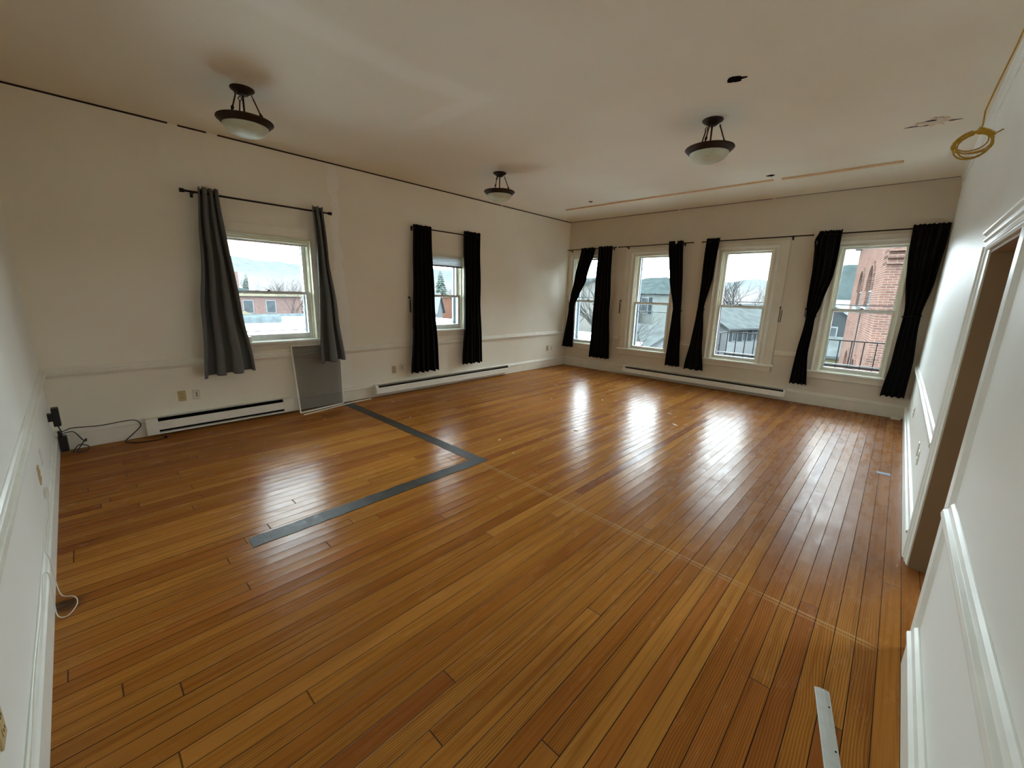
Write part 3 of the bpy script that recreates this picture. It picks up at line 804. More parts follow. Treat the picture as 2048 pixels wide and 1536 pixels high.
curtain(FA, [(2.60,-4.165,-3.865,.085,.035),(1.5,-4.21,-3.82,.09,.038),(0.31,-4.29,-3.735,.095,.04)], 5, M['black_cloth'],
        'straight black curtain left of the farther left-wall window', G2, 7)
curtain(FA, [(2.625,-3.165,-2.835,.085,.033),(1.5,-3.16,-2.81,.09,.035),(0.345,-3.215,-2.735,.095,.04)], 5, M['black_cloth'],
        'straight black curtain right of the farther left-wall window', G2, 8)
curtain(FB, [(2.62,.385,.745,.08,.03),(1.95,.26,.57,.085,.03),(1.62,.175,.40,.085,.028),(1.40,.135,.275,.07,.022),(1.30,.135,.29,.075,.024),(0.45,.02,.31,.085,.03)], 4, M['black_cloth'],
        'black curtain swept left and tied beside the room corner', G3, 11, tie=(1.385,.135,.275,.07,.022))
curtain(FB, [(2.63,.815,1.15,.08,.03),(1.5,.80,1.19,.085,.032),(0.29,.775,1.268,.09,.035)], 5, M['black_cloth'],
        'untied straight black curtain between the first two back-wall windows', G3, 12)
curtain(FB, [(2.64,2.325,2.595,.08,.03),(1.95,2.415,2.655,.08,.03),(1.40,2.535,2.685,.06,.02),(1.33,2.53,2.69,.06,.02),(0.82,2.51,2.735,.075,.028),(0.33,2.50,2.785,.08,.03)], 4, M['black_cloth'],
        'black curtain tied on the right side of the second back-wall window', G3, 13, tie=(1.37,2.535,2.685,.06,.02))
# small white clothes pin left at its top
pn = WB(FB); pn.b(2.46,2.475,.105,.125,2.585,2.65); pn.b(2.475,2.49,.105,.125,2.60,2.655)
tag(pn.build('clip', M['white_pl'], bevel=0.003), 'small white clip on top of the curtain at the second back-wall window', 'clip')
curtain(FB, [(2.645,3.005,3.22,.08,.03),(2.0,2.995,3.18,.08,.028),(1.45,2.985,3.085,.06,.018),(1.38,2.975,3.09,.06,.018),(0.86,2.935,3.135,.075,.028),(0.315,2.86,3.21,.08,.03)], 3, M['black_cloth'],
        'slim black curtain tied on the left side of the third back-wall window', G3, 14, tie=(1.415,2.985,3.085,.06,.018))
curtain(FB, [(2.64,4.62,4.885,.08,.028),(2.50,4.575,4.885,.085,.03),(2.38,4.588,4.885,.085,.03),(2.0,4.60,4.868,.085,.03),(1.55,4.61,4.79,.07,.024),(1.40,4.625,4.745,.06,.02),(1.33,4.62,4.735,.06,.02),(0.86,4.585,4.735,.075,.026),(0.32,4.555,4.78,.08,.03)], 4, M['black_cloth'],
        'black curtain with a flopped-over top corner left of the right-most window', G3, 15, tie=(1.38,4.625,4.742,.06,.02), holes=[(4.588,2.475,.118)])
curtain(FB, [(2.64,5.615,5.968,.085,.02),(2.4,5.625,5.968,.085,.025),(1.95,5.665,5.945,.08,.028),(1.50,5.72,5.89,.06,.02),(1.38,5.722,5.895,.06,.02),(0.84,5.70,5.92,.07,.025),(0.32,5.667,5.925,.08,.028)], 4, M['black_cloth'],
        'black curtain hanging in the right corner beside the right wall', G3, 16, tie=(1.45,5.715,5.89,.06,.02))

def holdback(fr, u, z0, z1, d, label, s=1):
    pts = [fr(u, 0.0, z1), fr(u, d*0.6, z1+0.004), fr(u+s*0.006, d, z1-0.004)]
    for k in range(1, 12): pts.append(fr(u+s*(0.006+0.006*math.sin(k/12*PI)), d+0.004*math.sin(k/12*PI), z1+(z0-z1)*k/12))
    for k in range(7):
        a = PI*k/6
        pts.append(fr(u+s*(0.006+0.016*(1-math.cos(a))), d, z0-0.018*math.sin(a)))
    for k in range(1, 12): pts.append(fr(u+s*0.038, d, z0+(z1-z0-0.02)*k/12))
    o = MB().tube(pts, 0.0052, 8).build('curtain_holdback', M['black'])
    WB(fr).b(u-0.012, u+0.012, 0, 0.006, z1-0.016, z1+0.016).build('mounting_plate', M['black'], o, bevel=0.002)
    return tag(o, label, 'curtain holdback', 'black metal curtain holdbacks')
holdback(FA, -4.225, 1.30, 1.51, 0.05, 'black metal curtain holdback beside the left curtain of the farther left-wall window', -0.4)
holdback(FB, 0.07, 1.36, 1.49, 0.05, 'black metal curtain holdback next to the room corner', 1)
holdback(FB, 1.385, 1.29, 1.53, 0.045, 'black metal curtain holdback on bare wall left of the second back-wall window', 0.35)
holdback(FB, 4.25, 1.295, 1.505, 0.05, 'black metal curtain holdback on bare wall right of the third back-wall window', 1)
holdback(FB, 4.595, 1.40, 1.50, 0.05, 'black metal curtain holdback peeking out left of the right-most window curtain', 0.6)

# ------------------------------------------------------------------ ceiling lamps
def make_lamp():
    root = empty('ceiling_lamp', (0, 0, 0))
    MB().lathe([(0.0,0),(0.088,0),(0.09,-0.006),(0.086,-0.012),(0.072,-0.022),(0.05,-0.034),(0.042,-0.044),(0.03,-0.05),(0.0,-0.052)], seg=40).build('canopy', M['bronze'], root)
    MB().tube([(0,0,-0.05),(0,0,-0.25)], 0.0075, 10).build('stem', M['bronze'], root)
    for k in range(3):
        a = 2*PI*k/3 + 0.55
        p0 = Vector((0.062*math.cos(a), 0.062*math.sin(a), -0.036)); p1 = Vector((0.145*math.cos(a), 0.145*math.sin(a), -0.243))
        q = lambda f: p0.lerp(p1, f)
        rd = MB().tube([q(0.14), q(0.2), q(0.62), q(0.66), q(0.72), q(0.78), q(0.82), q(1.0)], [0.0055,0.0055,0.0055,0.009,0.0125,0.009,0.006,0.006], 10)
        cen = q(0.09); ax = (p1-p0).normalized(); sd = ax.cross(Vector((0,0,1))).normalized()
        rd.tube([cen + ax*(0.014*math.cos(t_*PI/8)) + sd*(0.012*math.sin(t_*PI/8)) for t_ in range(17)], 0.0034, 6, cap=False)
        rd.build('hanging_rod', M['bronze'], root)
    MB().lathe([(0.120,-0.246),(0.195,-0.232),(0.208,-0.235),(0.211,-0.242),(0.205,-0.250),(0.194,-0.256),(0.190,-0.264),(0.180,-0.270),(0.175,-0.279),(0.170,-0.283),(0.166,-0.278),(0.120,-0.252)], seg=56, closed=True).build('bronze_ring', M['bronze'], root)
    bp_ = [(0.168*math.cos(a*PI/2/14), -0.278-0.086*math.sin(a*PI/2/14)) for a in range(15)]
    bp_ += [(r_*0.96, z_+0.004) for r_, z_ in bp_[::-1]]
    MB().lathe(bp_, seg=56).build('glass_bowl', M['bowl'], root)
    return root
lamp = make_lamp()
L3 = [((1.42, -6.68), 'bronze ceiling lamp with frosted bowl, nearest on the left side'),
      ((1.425, -3.67), 'bronze ceiling lamp with frosted bowl, farthest, near the left wall'),
      ((4.152, -3.65), 'bronze ceiling lamp with frosted bowl in front of the wooden ceiling strips')]
for k, ((x, y), lb) in enumerate(L3):
    o = lamp if k == 0 else copy_tree(lamp)
    o.location = (x, y, H); o.rotation_euler.z = [0.55, 0.3, 0.0][k]
    tag(o, lb, 'ceiling lamp', 'bronze bowl ceiling lamps')

# ------------------------------------------------------------------ ceiling strips, holes, cable
a = MB().prism([(-1.21, H), (-1.165, H), (-1.165, H-0.018), (-1.21, H-0.02)], 'x', 0.73, 4.145).build('wood_strip', M['lath'], bevel=0.002)
tag(a, 'longer bare pine strip screwed to the ceiling, running from the left corner', 'wood strip', 'bare pine strips on the ceiling')
a = MB().prism([(-1.205, H), (-1.16, H), (-1.16, H-0.022), (-1.205, H-0.02)], 'x', 4.245, 5.43).build('wood_strip', M['lath'], bevel=0.002)
tag(a, 'shorter bare pine strip screwed to the ceiling toward the right wall', 'wood strip', 'bare pine strips on the ceiling')

def blob(cx, cy, rx, ry, z, h, seed, n=22, rag=0.25, rot=0):
    rnd = random.Random(seed); pts = []
    for k in range(n):
        a_ = 2*PI*k/n; f = 1+rnd.uniform(-rag, rag)
        x_, y_ = rx*f*math.cos(a_), ry*f*math.sin(a_)
        pts.append((cx+x_*math.cos(rot)-y_*math.sin(rot), cy+x_*math.sin(rot)+y_*math.cos(rot)))
    return MB().prism(pts, 'z', z-h, z)
o = blob(4.515, -4.29, 0.062, 0.042, H-0.0005, 0.003, 2, rot=0.1).build('ceiling_hole', M['dark'])
tag(o, 'dark ragged hole in the ceiling right of the nearest-right lamp', 'hole')
for (x, y, s_, lb) in ((1.473, -1.50, 1.0, 'small dark hook hole in the ceiling by the left end of the longer pine strip'),
                       (4.162, -1.42, 1.25, 'dark hook hole in the ceiling where the two pine strips meet')):
    o = blob(x, y, 0.035*s_, 0.03*s_, H-0.0005, 0.003, int(x*10), rag=0.4).build('ceiling_hole', M['dark'])
    tag(o, lb, 'hole')
    MB().tube([(x, y, H), (x+0.002, y-0.003, H-0.02), (x+0.012, y, H-0.028), (x+0.01, y+0.006, H-0.014)], 0.0022, 6).build('hook', M['steel'], o)
pb = blob(5.615, -2.40, 0.10, 0.10, H-0.0005, 0.006, 9, 26, 0.4, 0.2)
o = pb.build('torn_ceiling_patch', M['chip'])
for (dx, dy, rx, ry, sd) in ((-0.13, 0.02, 0.05, 0.010, 1), (0.14, 0.03, 0.04, 0.010, 2), (-0.04, 0.05, 0.02, 0.008, 3), (0.0, -0.06, 0.035, 0.016, 4)):
    blob(5.615+dx, -2.40+dy, rx, ry, H-0.0068, 0.0012, sd, 14, 0.3, 0.15).build('crack', M['dark'], o)['label'] = 'dark crack'
tag(o, 'torn pale plaster patch with dark cracks on the ceiling near the yellow cable', 'ceiling damage')

# yellow cable coil hanging where ceiling meets right wall
rnd = random.Random(4)
cc = Vector((5.848, -3.80, 2.612))
vr = Vector((0.96, 0.28, 0)).normalized(); vu = Vector((0.12, -0.25, 0.96)).normalized()
pts = [Vector((5.945, -5.3, 3.165)), Vector((5.943, -4.6, 3.17)), Vector((5.94, -4.1, 3.165)), Vector((5.92, -3.95, 3.06)), Vector((5.89, -3.86, 2.92)), Vector((5.868, -3.80, 2.80)), Vector((5.872, -3.80, 2.715))]
turns = 7
for k in range(turns*20):
    a_ = PI/2 - 2*PI*k/20
    tnum = k//20
    rr = 0.092 - 0.008*((tnum*7) % 5)/2; off = Vector((0.010*math.sin(tnum*2.1), 0.02*math.cos(tnum*1.7), 0.012*math.cos(tnum*2.9)))
    squ = 0.80 if math.sin(a_) > 0 else 1.0 - 0.5*((tnum*3) % 4)/3
    pts.append(cc + off + vr*(rr*math.cos(a_)) + vu*(rr*squ*math.sin(a_)))
pts += [cc+vr*0.03+vu*0.06, cc+vr*0.075+vu*0.045, cc+vr*0.115+vu*0.07]
coil = MB().tube(pts, 0.0042, 8).build('coiled_cable', M['yellow'])
tag(coil, 'yellow electrical cable coiled and hung high beside the right wall', 'cable')
MB().tube([cc+vr*0.0+vu*0.088, cc+vr*0.05+vu*0.066, cc+vr*0.085+vu*0.045], 0.0125, 8).build('cable_tie', M['yellow'], coil)

# ------------------------------------------------------------------ wall plates
def plate(fr, u, z, mat, kind, label, group=None, w_=0.07, h_=0.115, d0=0.0):
    o = WB(fr).b(u-w_/2, u+w_/2, d0, d0+0.006, z-h_/2, z+h_/2).build('wall_plate', M[mat], bevel=0.003)
    if kind == 'outlet':
        for s in (-1, 1):
            WB(fr).b(u-0.017, u+0.017, d0+0.0055, d0+0.008, z+s*0.02-0.014, z+s*0.02+0.014).build('socket', M[mat], o, bevel=0.003)
            WB(fr).b(u-0.008, u-0.005, d0+0.0078, d0+0.0086, z+s*0.02-0.005, z+s*0.02+0.005).b(u+0.005, u+0.008, d0+0.0078, d0+0.0086, z+s*0.02-0.005, z+s*0.02+0.005).build('slots', M['dark'], o)['kind'] = 'stuff'
    elif kind == 'jack':
        for s in (-1, 1):
            WB(fr).b(u-0.006, u+0.006, d0+0.0055, d0+0.0075, z+s*0.013-0.006, z+s*0.013+0.006).build('jack', M['dark'], o)['label'] = 'black jack hole'
    return tag(o, label, 'wall plate', group)
plate(FA, -7.186, 0.397, 'almond', 'outlet', 'almond wall outlet left of the white jack plate, under the charcoal curtain')
plate(FA, -7.055, 0.393, 'white_pl', 'jack', 'white jack plate with two black holes right of the almond outlet', w_=0.072)
plate(FA, -4.53, 0.39, 'almond', 'outlet', 'almond wall outlet between the insect screen and the black curtain')
plate(FA, -4.385, 0.41, 'white_pl', 'jack', 'white jack plate close to the left edge of the black curtain')
plate(FA, -0.645, 0.435, 'almond', 'outlet', 'almond wall outlet near the far room corner, left of the white one')
plate(FA, -0.50, 0.435, 'white_pl', 'outlet', 'white wall outlet nearest to the far room corner')
plate(FD, 1.98, 0.43, 'almond', 'outlet', 'almond wall outlet low on the near-left wall, middle of the wall')
plate(FD, 4.16, 0.47, 'almond', 'outlet', 'almond wall outlet at the near end of the left wall, cut by the photo edge', w_=0.075)
plate(FD, 1.62, 0.44, 'white_pl', 'blank', 'thin blank wall plate just beyond the almond outlet on the near-left wall', w_=0.07)
plate(FC, -3.42, 0.41, 'white_pl', 'outlet', 'white outlet on the right wall, nearer the door')
plate(FC, -3.22, 0.43, 'white_pl', 'blank', 'white blank plate on the right wall just beyond the outlet')
plate(FC, -1.55, 0.42, 'white_pl', 'outlet', 'white outlet on the right wall near the far corner')

# ------------------------------------------------------------------ black adapters and cords in the left corner
ad = WB(FD).b(0.27, 0.35, 0.028, 0.075, 0.33, 0.50).build('power_adapter', M['black_pl'], bevel=0.008)
WB(FD).b(0.285, 0.335, 0.0, 0.03, 0.38, 0.45).build('plug', M['black_pl'], ad)
tag(ad, 'tall black power adapter plugged in above the baseboard in the left corner', 'power adapter')
ad2 = WB(FD).b(0.085, 0.165, 0.026, 0.085, 0.035, 0.185).build('power_adapter', M['black_pl'], bevel=0.01)
WB(FD).b(0.10, 0.15, 0.03, 0.06, 0.185, 0.235).build('plug', M['black_pl'], ad2, bevel=0.004)
tag(ad2, 'black power adapter low against the baseboard in the left corner', 'power adapter')
def smooth(pts, n=8):
    P = [Vector(p) for p in pts]; out = []
    P = [P[0]*2-P[1]] + P + [P[-1]*2-P[-2]]
    for i in range(1, len(P)-2):
        for k in range(n):
            t_ = k/n
            out.append(0.5*((2*P[i])+(-P[i-1]+P[i+1])*t_+(2*P[i-1]-5*P[i]+4*P[i+1]-P[i+2])*t_*t_+(-P[i-1]+3*P[i]-3*P[i+1]+P[i+2])*t_**3))
    out.append(P[-2]); return out
cord = MB().tube(smooth([(0.12,-8.13,0.22),(0.06,-8.10,0.215),(0.03,-8.05,0.222),(0.028,-7.87,0.205),(0.028,-7.72,0.212),(0.03,-7.62,0.212),(0.028,-7.575,0.18),(0.028,-7.57,0.13),(0.03,-7.64,0.06),(0.045,-7.70,0.008),(0.09,-7.70,0.006),(0.16,-7.64,0.005),(0.21,-7.54,0.005),(0.215,-7.45,0.006),(0.20,-7.40,0.012)]), 0.0045, 8).build('extension_cord', M['black_pl'])
tag(cord, 'black cord running along the left-wall baseboard and down beside the heater', 'cord')
MB().tube([(0.20,-7.40,0.014),(0.16,-7.38,0.014)], [0.013,0.010], 10).build('plug', M['black_pl'], cord)
co2 = MB().tube(smooth([(0.31,-8.13,0.33),(0.27,-8.12,0.27),(0.18,-8.12,0.22),(0.10,-8.05,0.20),(0.07,-8.0,0.10),(0.10,-7.98,0.09),(0.06,-7.98,0.10),(0.10,-8.04,0.02),(0.16,-8.05,0.01),(0.14,-7.98,0.01),(0.08,-7.97,0.03),(0.09,-8.03,0.06),(0.14,-8.08,0.01)]), 0.0045, 8).build('tangled_cord', M['black_pl'])
tag(co2, 'tangled black cord bunched on the floor in the left corner by the adapters', 'cord')

# thin white wire stapled above the near-left baseboard with a loop on the floor
wp = [(1.95,-8.168,0.30),(2.0,-8.166,0.235),(2.2,-8.168,0.222),(2.35,-8.17,0.225),(2.5,-8.168,0.218),(2.62,-8.17,0.215),(2.70,-8.155,0.20),(2.72,-8.152,0.10),(2.76,-8.14,0.012),(2.80,-8.10,0.005),(2.85,-8.085,0.005),(2.91,-8.09,0.005),(2.97,-8.12,0.005),(2.97,-8.15,0.03),(2.90,-8.152,0.12),(2.86,-8.156,0.20),(2.90,-8.17,0.216),(3.2,-8.166,0.215),(3.6,-8.17,0.218),(4.0,-8.166,0.214),(4.5,-8.17,0.216)]
wire = MB().tube(smooth(wp, 6), 0.0022, 6).build('telephone_wire', M['white_pl'])
tag(wire, 'thin white wire along the near-left baseboard with a loop spilling on the floor', 'wire')
WB(FD).b(1.88, 1.96, 0.0, 0.02, 0.26, 0.31).build('junction_box', M['white_pl'], wire, bevel=0.004)

# ------------------------------------------------------------------ insect screen, sticks, strip, card
S0, S1 = -6.025, -5.40
b0, b1 = Vector((0.175, S0, 0.006)), Vector((0.06, S1, 0.006))
t0, t1 = Vector((0.030, S0, 0.872)), Vector((0.030, S1+0.01, 0.865))
def bar(mb, a_, b_, w2, nrm):
    ax = (b_-a_).normalized(); sd = ax.cross(nrm).normalized()*w2; nn2 = nrm*0.006
    k = len(mb.v)
    for p in (a_, b_):
        for su, sn in ((-1,-1),(1,-1),(1,1),(-1,1)): mb.v.append(tuple(p+sd*su+nn2*sn))
    for f in ((0,1,2,3),(4,7,6,5),(0,4,5,1),(1,5,6,2),(2,6,7,3),(3,7,4,0)): mb.f.append(tuple(k+i_ for i_ in f)); mb.s.append(False)
nrm = (b1-b0).cross(t0-b0).normalized()
sc = MB()
for p, q in ((b0, b1), (b1, t1), (t1, t0), (t0, b0)): bar(sc, p, q, 0.010, nrm)
sco = sc.build('insect_screen', M['white_pl'], bevel=0.0015)
ms = MB(); ms.quad(tuple(b0), tuple(b1), tuple(t1), tuple(t0)); ms.build('screen_mesh', M['screen'], sco, fixn=False)['label'] = 'grey see-through mesh'
tag(sco, 'white-framed grey insect screen leaning on the left wall below the window', 'window screen')
st = MB(); bar(st, Vector((0.284,-6.024,0.007)), Vector((0.10,-5.25,0.007)), 0.007, Vector((0,0,1))); bar(st, Vector((0.10,-5.26,0.007)), Vector((0.085,-4.985,0.007)), 0.007, Vector((0,0,1)))
tag(st.build('white_stick', M['white_pl']), 'thin bent white plastic strip lying on the floor before the insect screen', 'plastic strip')
pr = [(-0.026,0.0),(-0.022,0.003),(-0.008,0.0055),(0.008,0.0055),(0.022,0.003),(0.026,0.0)]
ms = MB()
stp = MB().prism(pr, 'y', -0.9, 0.0)
sto = stp.build('threshold_strip', M['strip'], loc=(5.713, -5.945, 0.0005))
sto.rotation_euler.z = math.atan2(0.072, 0.35)
for yy in (-0.085, -0.28, -0.48): MB().lathe([(0,0),(0.0035,0),(0.0035,0.0012),(0,0.0012)], (0.016, yy, 0.0038), 10).build('screw_hole', M['dark'], sto)
tag(sto, 'flat silvery threshold strip with screw holes on the floor near the doorway', 'metal strip')
cd = MB().box(-0.05, 0.05, -0.032, 0.032, 0, 0.002).build('card', M['card'], loc=(5.825, -2.735, 0.001)); cd.rotation_euler.z = 0.1
tag(cd, 'small blue-grey card lying on the floor close to the right wall', 'card')
bx_ = MB().box(5.83, 5.935, -0.10, -0.03, 0.0, 0.03).build('wood_block', M['white_pl'], bevel=0.003)
tag(bx_, 'small white painted block on the floor in the far right corner', 'block')
sn = WB(FA).b(-6.50, -6.455, 0.005, 0.05, 0.951, 1.02).build('plastic_clip', M['white_pl'], bevel=0.006)
tag(sn, 'small white plastic piece standing on the nearest window sill', 'plastic piece')

# grey filler strips where the partition stood
def strip(u_pts, name, label):
    rnd_ = random.Random(len(label)); L_, R_ = [], []
    (x0_, y0_), (x1_, y1_), wd = u_pts
    d_ = Vector((x1_-x0_, y1_-y0_)); Ln = d_.length; d_.normalize(); nn3 = Vector((-d_.y, d_.x))
    n = int(Ln/0.05)
    for k in range(n+1):
        p = Vector((x0_, y0_))+d_*(Ln*k/n)
        a_ = p+nn3*(wd/2+rnd_.uniform(-0.005, 0.005)); b2 = p-nn3*(wd/2+rnd_.uniform(-0.005, 0.005))
        L_.append((a_.x, a_.y)); R_.append((b2.x, b2.y))
    o = MB()
    for k in range(n):
        o.quad((*L_[k], 0.0025), (*L_[k+1], 0.0025), (*R_[k+1], 0.0025), (*R_[k], 0.0025))
    for S in (L_, R_):
        for k in range(n): o.quad((*S[k], 0.0025), (*S[k+1], 0.0025), (*S[k+1], 0), (*S[k], 0))
    ob = o.build(name, M['filler'], fixn=True)
    return tag(ob, label, 'floor patch', 'grey filler strips on the floor')
strip(((0.03, -5.36), (2.98, -5.36), 0.125), 'filler_strip', 'dark grey filler strip crossing the boards from the left wall')
strip(((2.915, -5.424), (2.91, -7.32), 0.13), 'filler_strip', 'grey filler strip running along the boards toward the camera')

# chips of plaster and splinters lying about
rnd = random.Random(21)
chips = [(2.47,-2.32,.06,'longest plaster chip on the far boards in front of the second back-wall window'),
 (3.54,-2.28,.07,'pale splinter lying on the reflection of the third back-wall window, upper one'),
 (3.80,-2.74,.09,'long pale splinter on the reflection of the third back-wall window, lower one'),
 (3.05,-3.9,.05,'small pale chip mid-room, nearer the camera than the two long splinters'),
 (4.32,-3.65,.05,'pale chip on the boards under the lamp before the wooden ceiling strips'),
 (2.65,-4.81,.05,'plaster chip just beyond the corner of the grey filler strips'),
 (3.02,-4.98,.035,'tiny plaster chip right beside the corner point of the filler strips'),
 (1.22,-3.75,.04,'plaster chip on the boards below the farthest ceiling lamp'),
 (1.27,-5.07,.035,'tiny chip just past the dark filler strip, halfway to the left wall'),
 (0.42,-4.82,.05,'brownish chip near the left end of the long left-wall heater'),
 (1.9,-2.9,.045,'pale chip on the boards between the left-wall heater and the bright reflections'),
 (2.2,-1.6,.05,'plaster chip in front of the left end of the back-wall heater'),
 (1.0,-1.0,.05,'pale chip on the worn boards near the far room corner'),
 (0.62,-5.9,.03,'white crumb on the boards in front of the insect screen')]
for k, (x, y, s_, lb) in enumerate(chips):
    pts2 = [(s_*(0.5+rnd.uniform(-.15,.15))*math.cos(a_*PI/3), 0.3*s_*(0.5+rnd.uniform(-.15,.15))*math.sin(a_*PI/3)) for a_ in range(6)]
    o = MB().prism(pts2, 'z', 0.0, 0.005).build('plaster_chip', M['chip'], loc=(x, y, 0)); o.rotation_euler.z = rnd.uniform(0, 3)
    tag(o, lb, 'debris', 'plaster chips scattered on the floor')

# ================================================================== outside
def ext(name, col, rough=0.85, ns=2.0, namt=0.2): return simple(name, col, rough, nscale=ns, namt=namt, spec=0.0)
K = 0.063      # outdoor colours darkened so the bright sky does not blow them out
def lc(r, g, b, k=1.0): return (r*K*k, g*K*k, b*K*k, 1)
E_ = {}
E_['white'] = ext('white_clapboard', lc(1.15,1.22,1.25), namt=0.06)
E_['white_dim'] = ext('white_clapboard_dim', lc(0.72,0.76,0.78), namt=0.06)  # white siding dimmed against light bounced off the flat roof
E_['beige'] = ext('beige_siding', lc(0.85,0.83,0.76), namt=0.06)
E_['grey'] = ext('grey_siding', lc(0.26,0.30,0.32), namt=0.06)
E_['sage'] = ext('pale_green_siding', lc(0.82,0.9,0.86), namt=0.1)
E_['yellow'] = ext('yellow_render', lc(1.05,1.0,0.62), namt=0.06)
E_['roof'] = ext('grey_shingles', lc(0.40,0.45,0.45), namt=0.2, ns=1.2)
E_['roofd'] = ext('green_grey_shingles', lc(0.24,0.31,0.31), namt=0.2, ns=1.2)
E_['glassd'] = ext('dark_window_panes', lc(0.36,0.42,0.46), 0.3)
E_['shutter'] = ext('dark_shutters', lc(0.22,0.27,0.30), 0.6)
E_['cream'] = ext('cream_stone', lc(1.15,1.02,0.72), namt=0.08)
E_['snow'] = simple('pale_roof_membrane', (0.62,0.66,0.68,1), 0.85, nscale=0.4, namt=0.08)
E_['seam'] = ext('roof_seam_dark', lc(0.55,0.66,0.70))
E_['ground'] = ext('street_and_lots', lc(0.62,0.58,0.54), ns=0.08, namt=0.25)
E_['forest'] = None
E_['iron'] = simple('dark_iron', (0.011,0.010,0.011,1), 0.8, 0.0, spec=0.1)
E_['bark'] = ext('tree_bark', lc(0.26,0.25,0.24), namt=0.25)
E_['barkp'] = ext('tree_bark_pale', lc(0.42,0.38,0.35), namt=0.25)
E_['pine'] = ext('conifer_needles', lc(0.40,0.52,0.46), namt=0.35, ns=3)
E_['carw'] = simple('white_car_paint', lc(1.1,1.15,1.2), 0.3, namt=0.02)
E_['carb'] = simple('blue_car_paint', lc(0.18,0.30,0.48), 0.3, namt=0.02)
E_['cars'] = simple('silver_car_paint', lc(0.7,0.78,0.82), 0.3, namt=0.02)
E_['tyre'] = simple('tyre_rubber', lc(0.12,0.13,0.14), 0.8)

def brick_mat(name, c1, c2, mortar, bw=0.21, bh=0.072):
    t = NT(name)
    v, x, y, z = t.pos(obj=True)
    b_ = t.node('ShaderNodeTexBrick')
    t.l.new(t.comb(t.math('ADD', x, y), z, 0), b_.inputs['Vector'])
    b_.inputs['Scale'].default_value = 1.0
    b_.inputs['Brick Width'].default_value = bw; b_.inputs['Row Height'].default_value = bh
    b_.inputs['Mortar Size'].default_value = 0.0075; b_.inputs['Mortar Smooth'].default_value = 0.2
    b_.inputs['Bias'].default_value = -0.1
    b_.inputs['Color1'].default_value = c1; b_.inputs['Color2'].default_value = c2; b_.inputs['Mortar'].default_value = mortar
    n = t.noise(v, 1.3, 4)
    col = t.mix(1.0, b_.outputs['Color'], t.ramp(n, [(0.3,(0.8,0.8,0.8)),(0.7,(1.2,1.15,1.12))]), 'MULTIPLY')
    t.l.new(col, t.p.inputs['Base Color']); t.p.inputs['Roughness'].default_value = 1.0; t.p.inputs['Specular IOR Level'].default_value = 0
    t.bump(t.math('SUBTRACT', 1.0, b_.outputs['Fac']), 0.6, 0.008)
    return t.m
E_['brick'] = brick_mat('red_brick', lc(0.88,0.46,0.35), lc(0.58,0.32,0.26), lc(1.2,1.04,0.94))
E_['brickf'] = ext('distant_red_brick', lc(0.92,0.62,0.56), namt=0.15, ns=3)
E_['bricko'] = ext('distant_orange_brick', lc(0.85,0.42,0.30), namt=0.1, ns=3)

def hill_mat():
    t = NT('wooded_hillside')
    v, x, y, z = t.pos()
    n = t.noise(t.comb(x, y, t.math('MULTIPLY', z, 2.5)), 0.13, 8, 0.85)
    n2 = t.noise(v, 0.5, 3, 0.7)
    lo = t.ramp(n2, [(0.3, lc(0.70,0.64,0.62)), (0.7, lc(0.98,0.94,0.92))])
    hi = t.ramp(n, [(0.35, lc(0.42,0.50,0.52)), (0.65, lc(0.78,0.84,0.86))])
    t.l.new(t.mix(t.step(t.math('ADD', z, t.math('MULTIPLY', n, 14)), 9, 22), lo, hi), t.p.inputs['Base Color'])
    t.p.inputs['Roughness'].default_value = 1.0; t.p.inputs['Specular IOR Level'].default_value = 0
    return t.m

GZ = -6.0
CX, CY, CZ = 5.694, -7.898, 1.598
def at(yaw, dist): a_ = math.radians(yaw); return CX+dist*math.sin(a_), CY+dist*math.cos(a_)
# ground: town ground plus an unseen pale slab added to bounce light indoors
g = MB().quad((-700,-600,GZ),(500,-600,GZ),(500,700,GZ),(-700,700,GZ)).build('ground', E_['ground'], fixn=False); struct(g)
yd = MB().box(-10, 14, 0.9, 12, GZ, GZ+0.06).build('bounce_slab', E_['snow']); struct(yd)
# wooded hills ringing the town
rnd = random.Random(9)
hl = MB(); NA, NR = 130, 12
for k in range(NA+1):
    yaw = -96 + 100*k/NA
    top = 19.5 + 0.8*math.sin(k*0.09+1.0) + 1.6*math.sin(k*0.31) + 0.8*math.sin(k*0.83)
    if yaw > -40: top = 13.5 + (top-19.5)*0.7
    for j in range(NR+1):
        f = j/NR
        d_ = 190 + 230*f
        zz = GZ + (top-GZ+5)*(f**1.1) + (rnd.uniform(-0.9, 0.9) if 0 < j else 0)
        x_, y_ = at(yaw, d_); hl.v.append((x_, y_, zz))
for k in range(NA):
    for j in range(NR):
        a_ = k*(NR+1)+j; hl.f.append((a_, a_+1, a_+NR+2, a_+NR+1)); hl.s.append(False)
hills = hl.build('hills', hill_mat(), fixn=False); struct(hills)

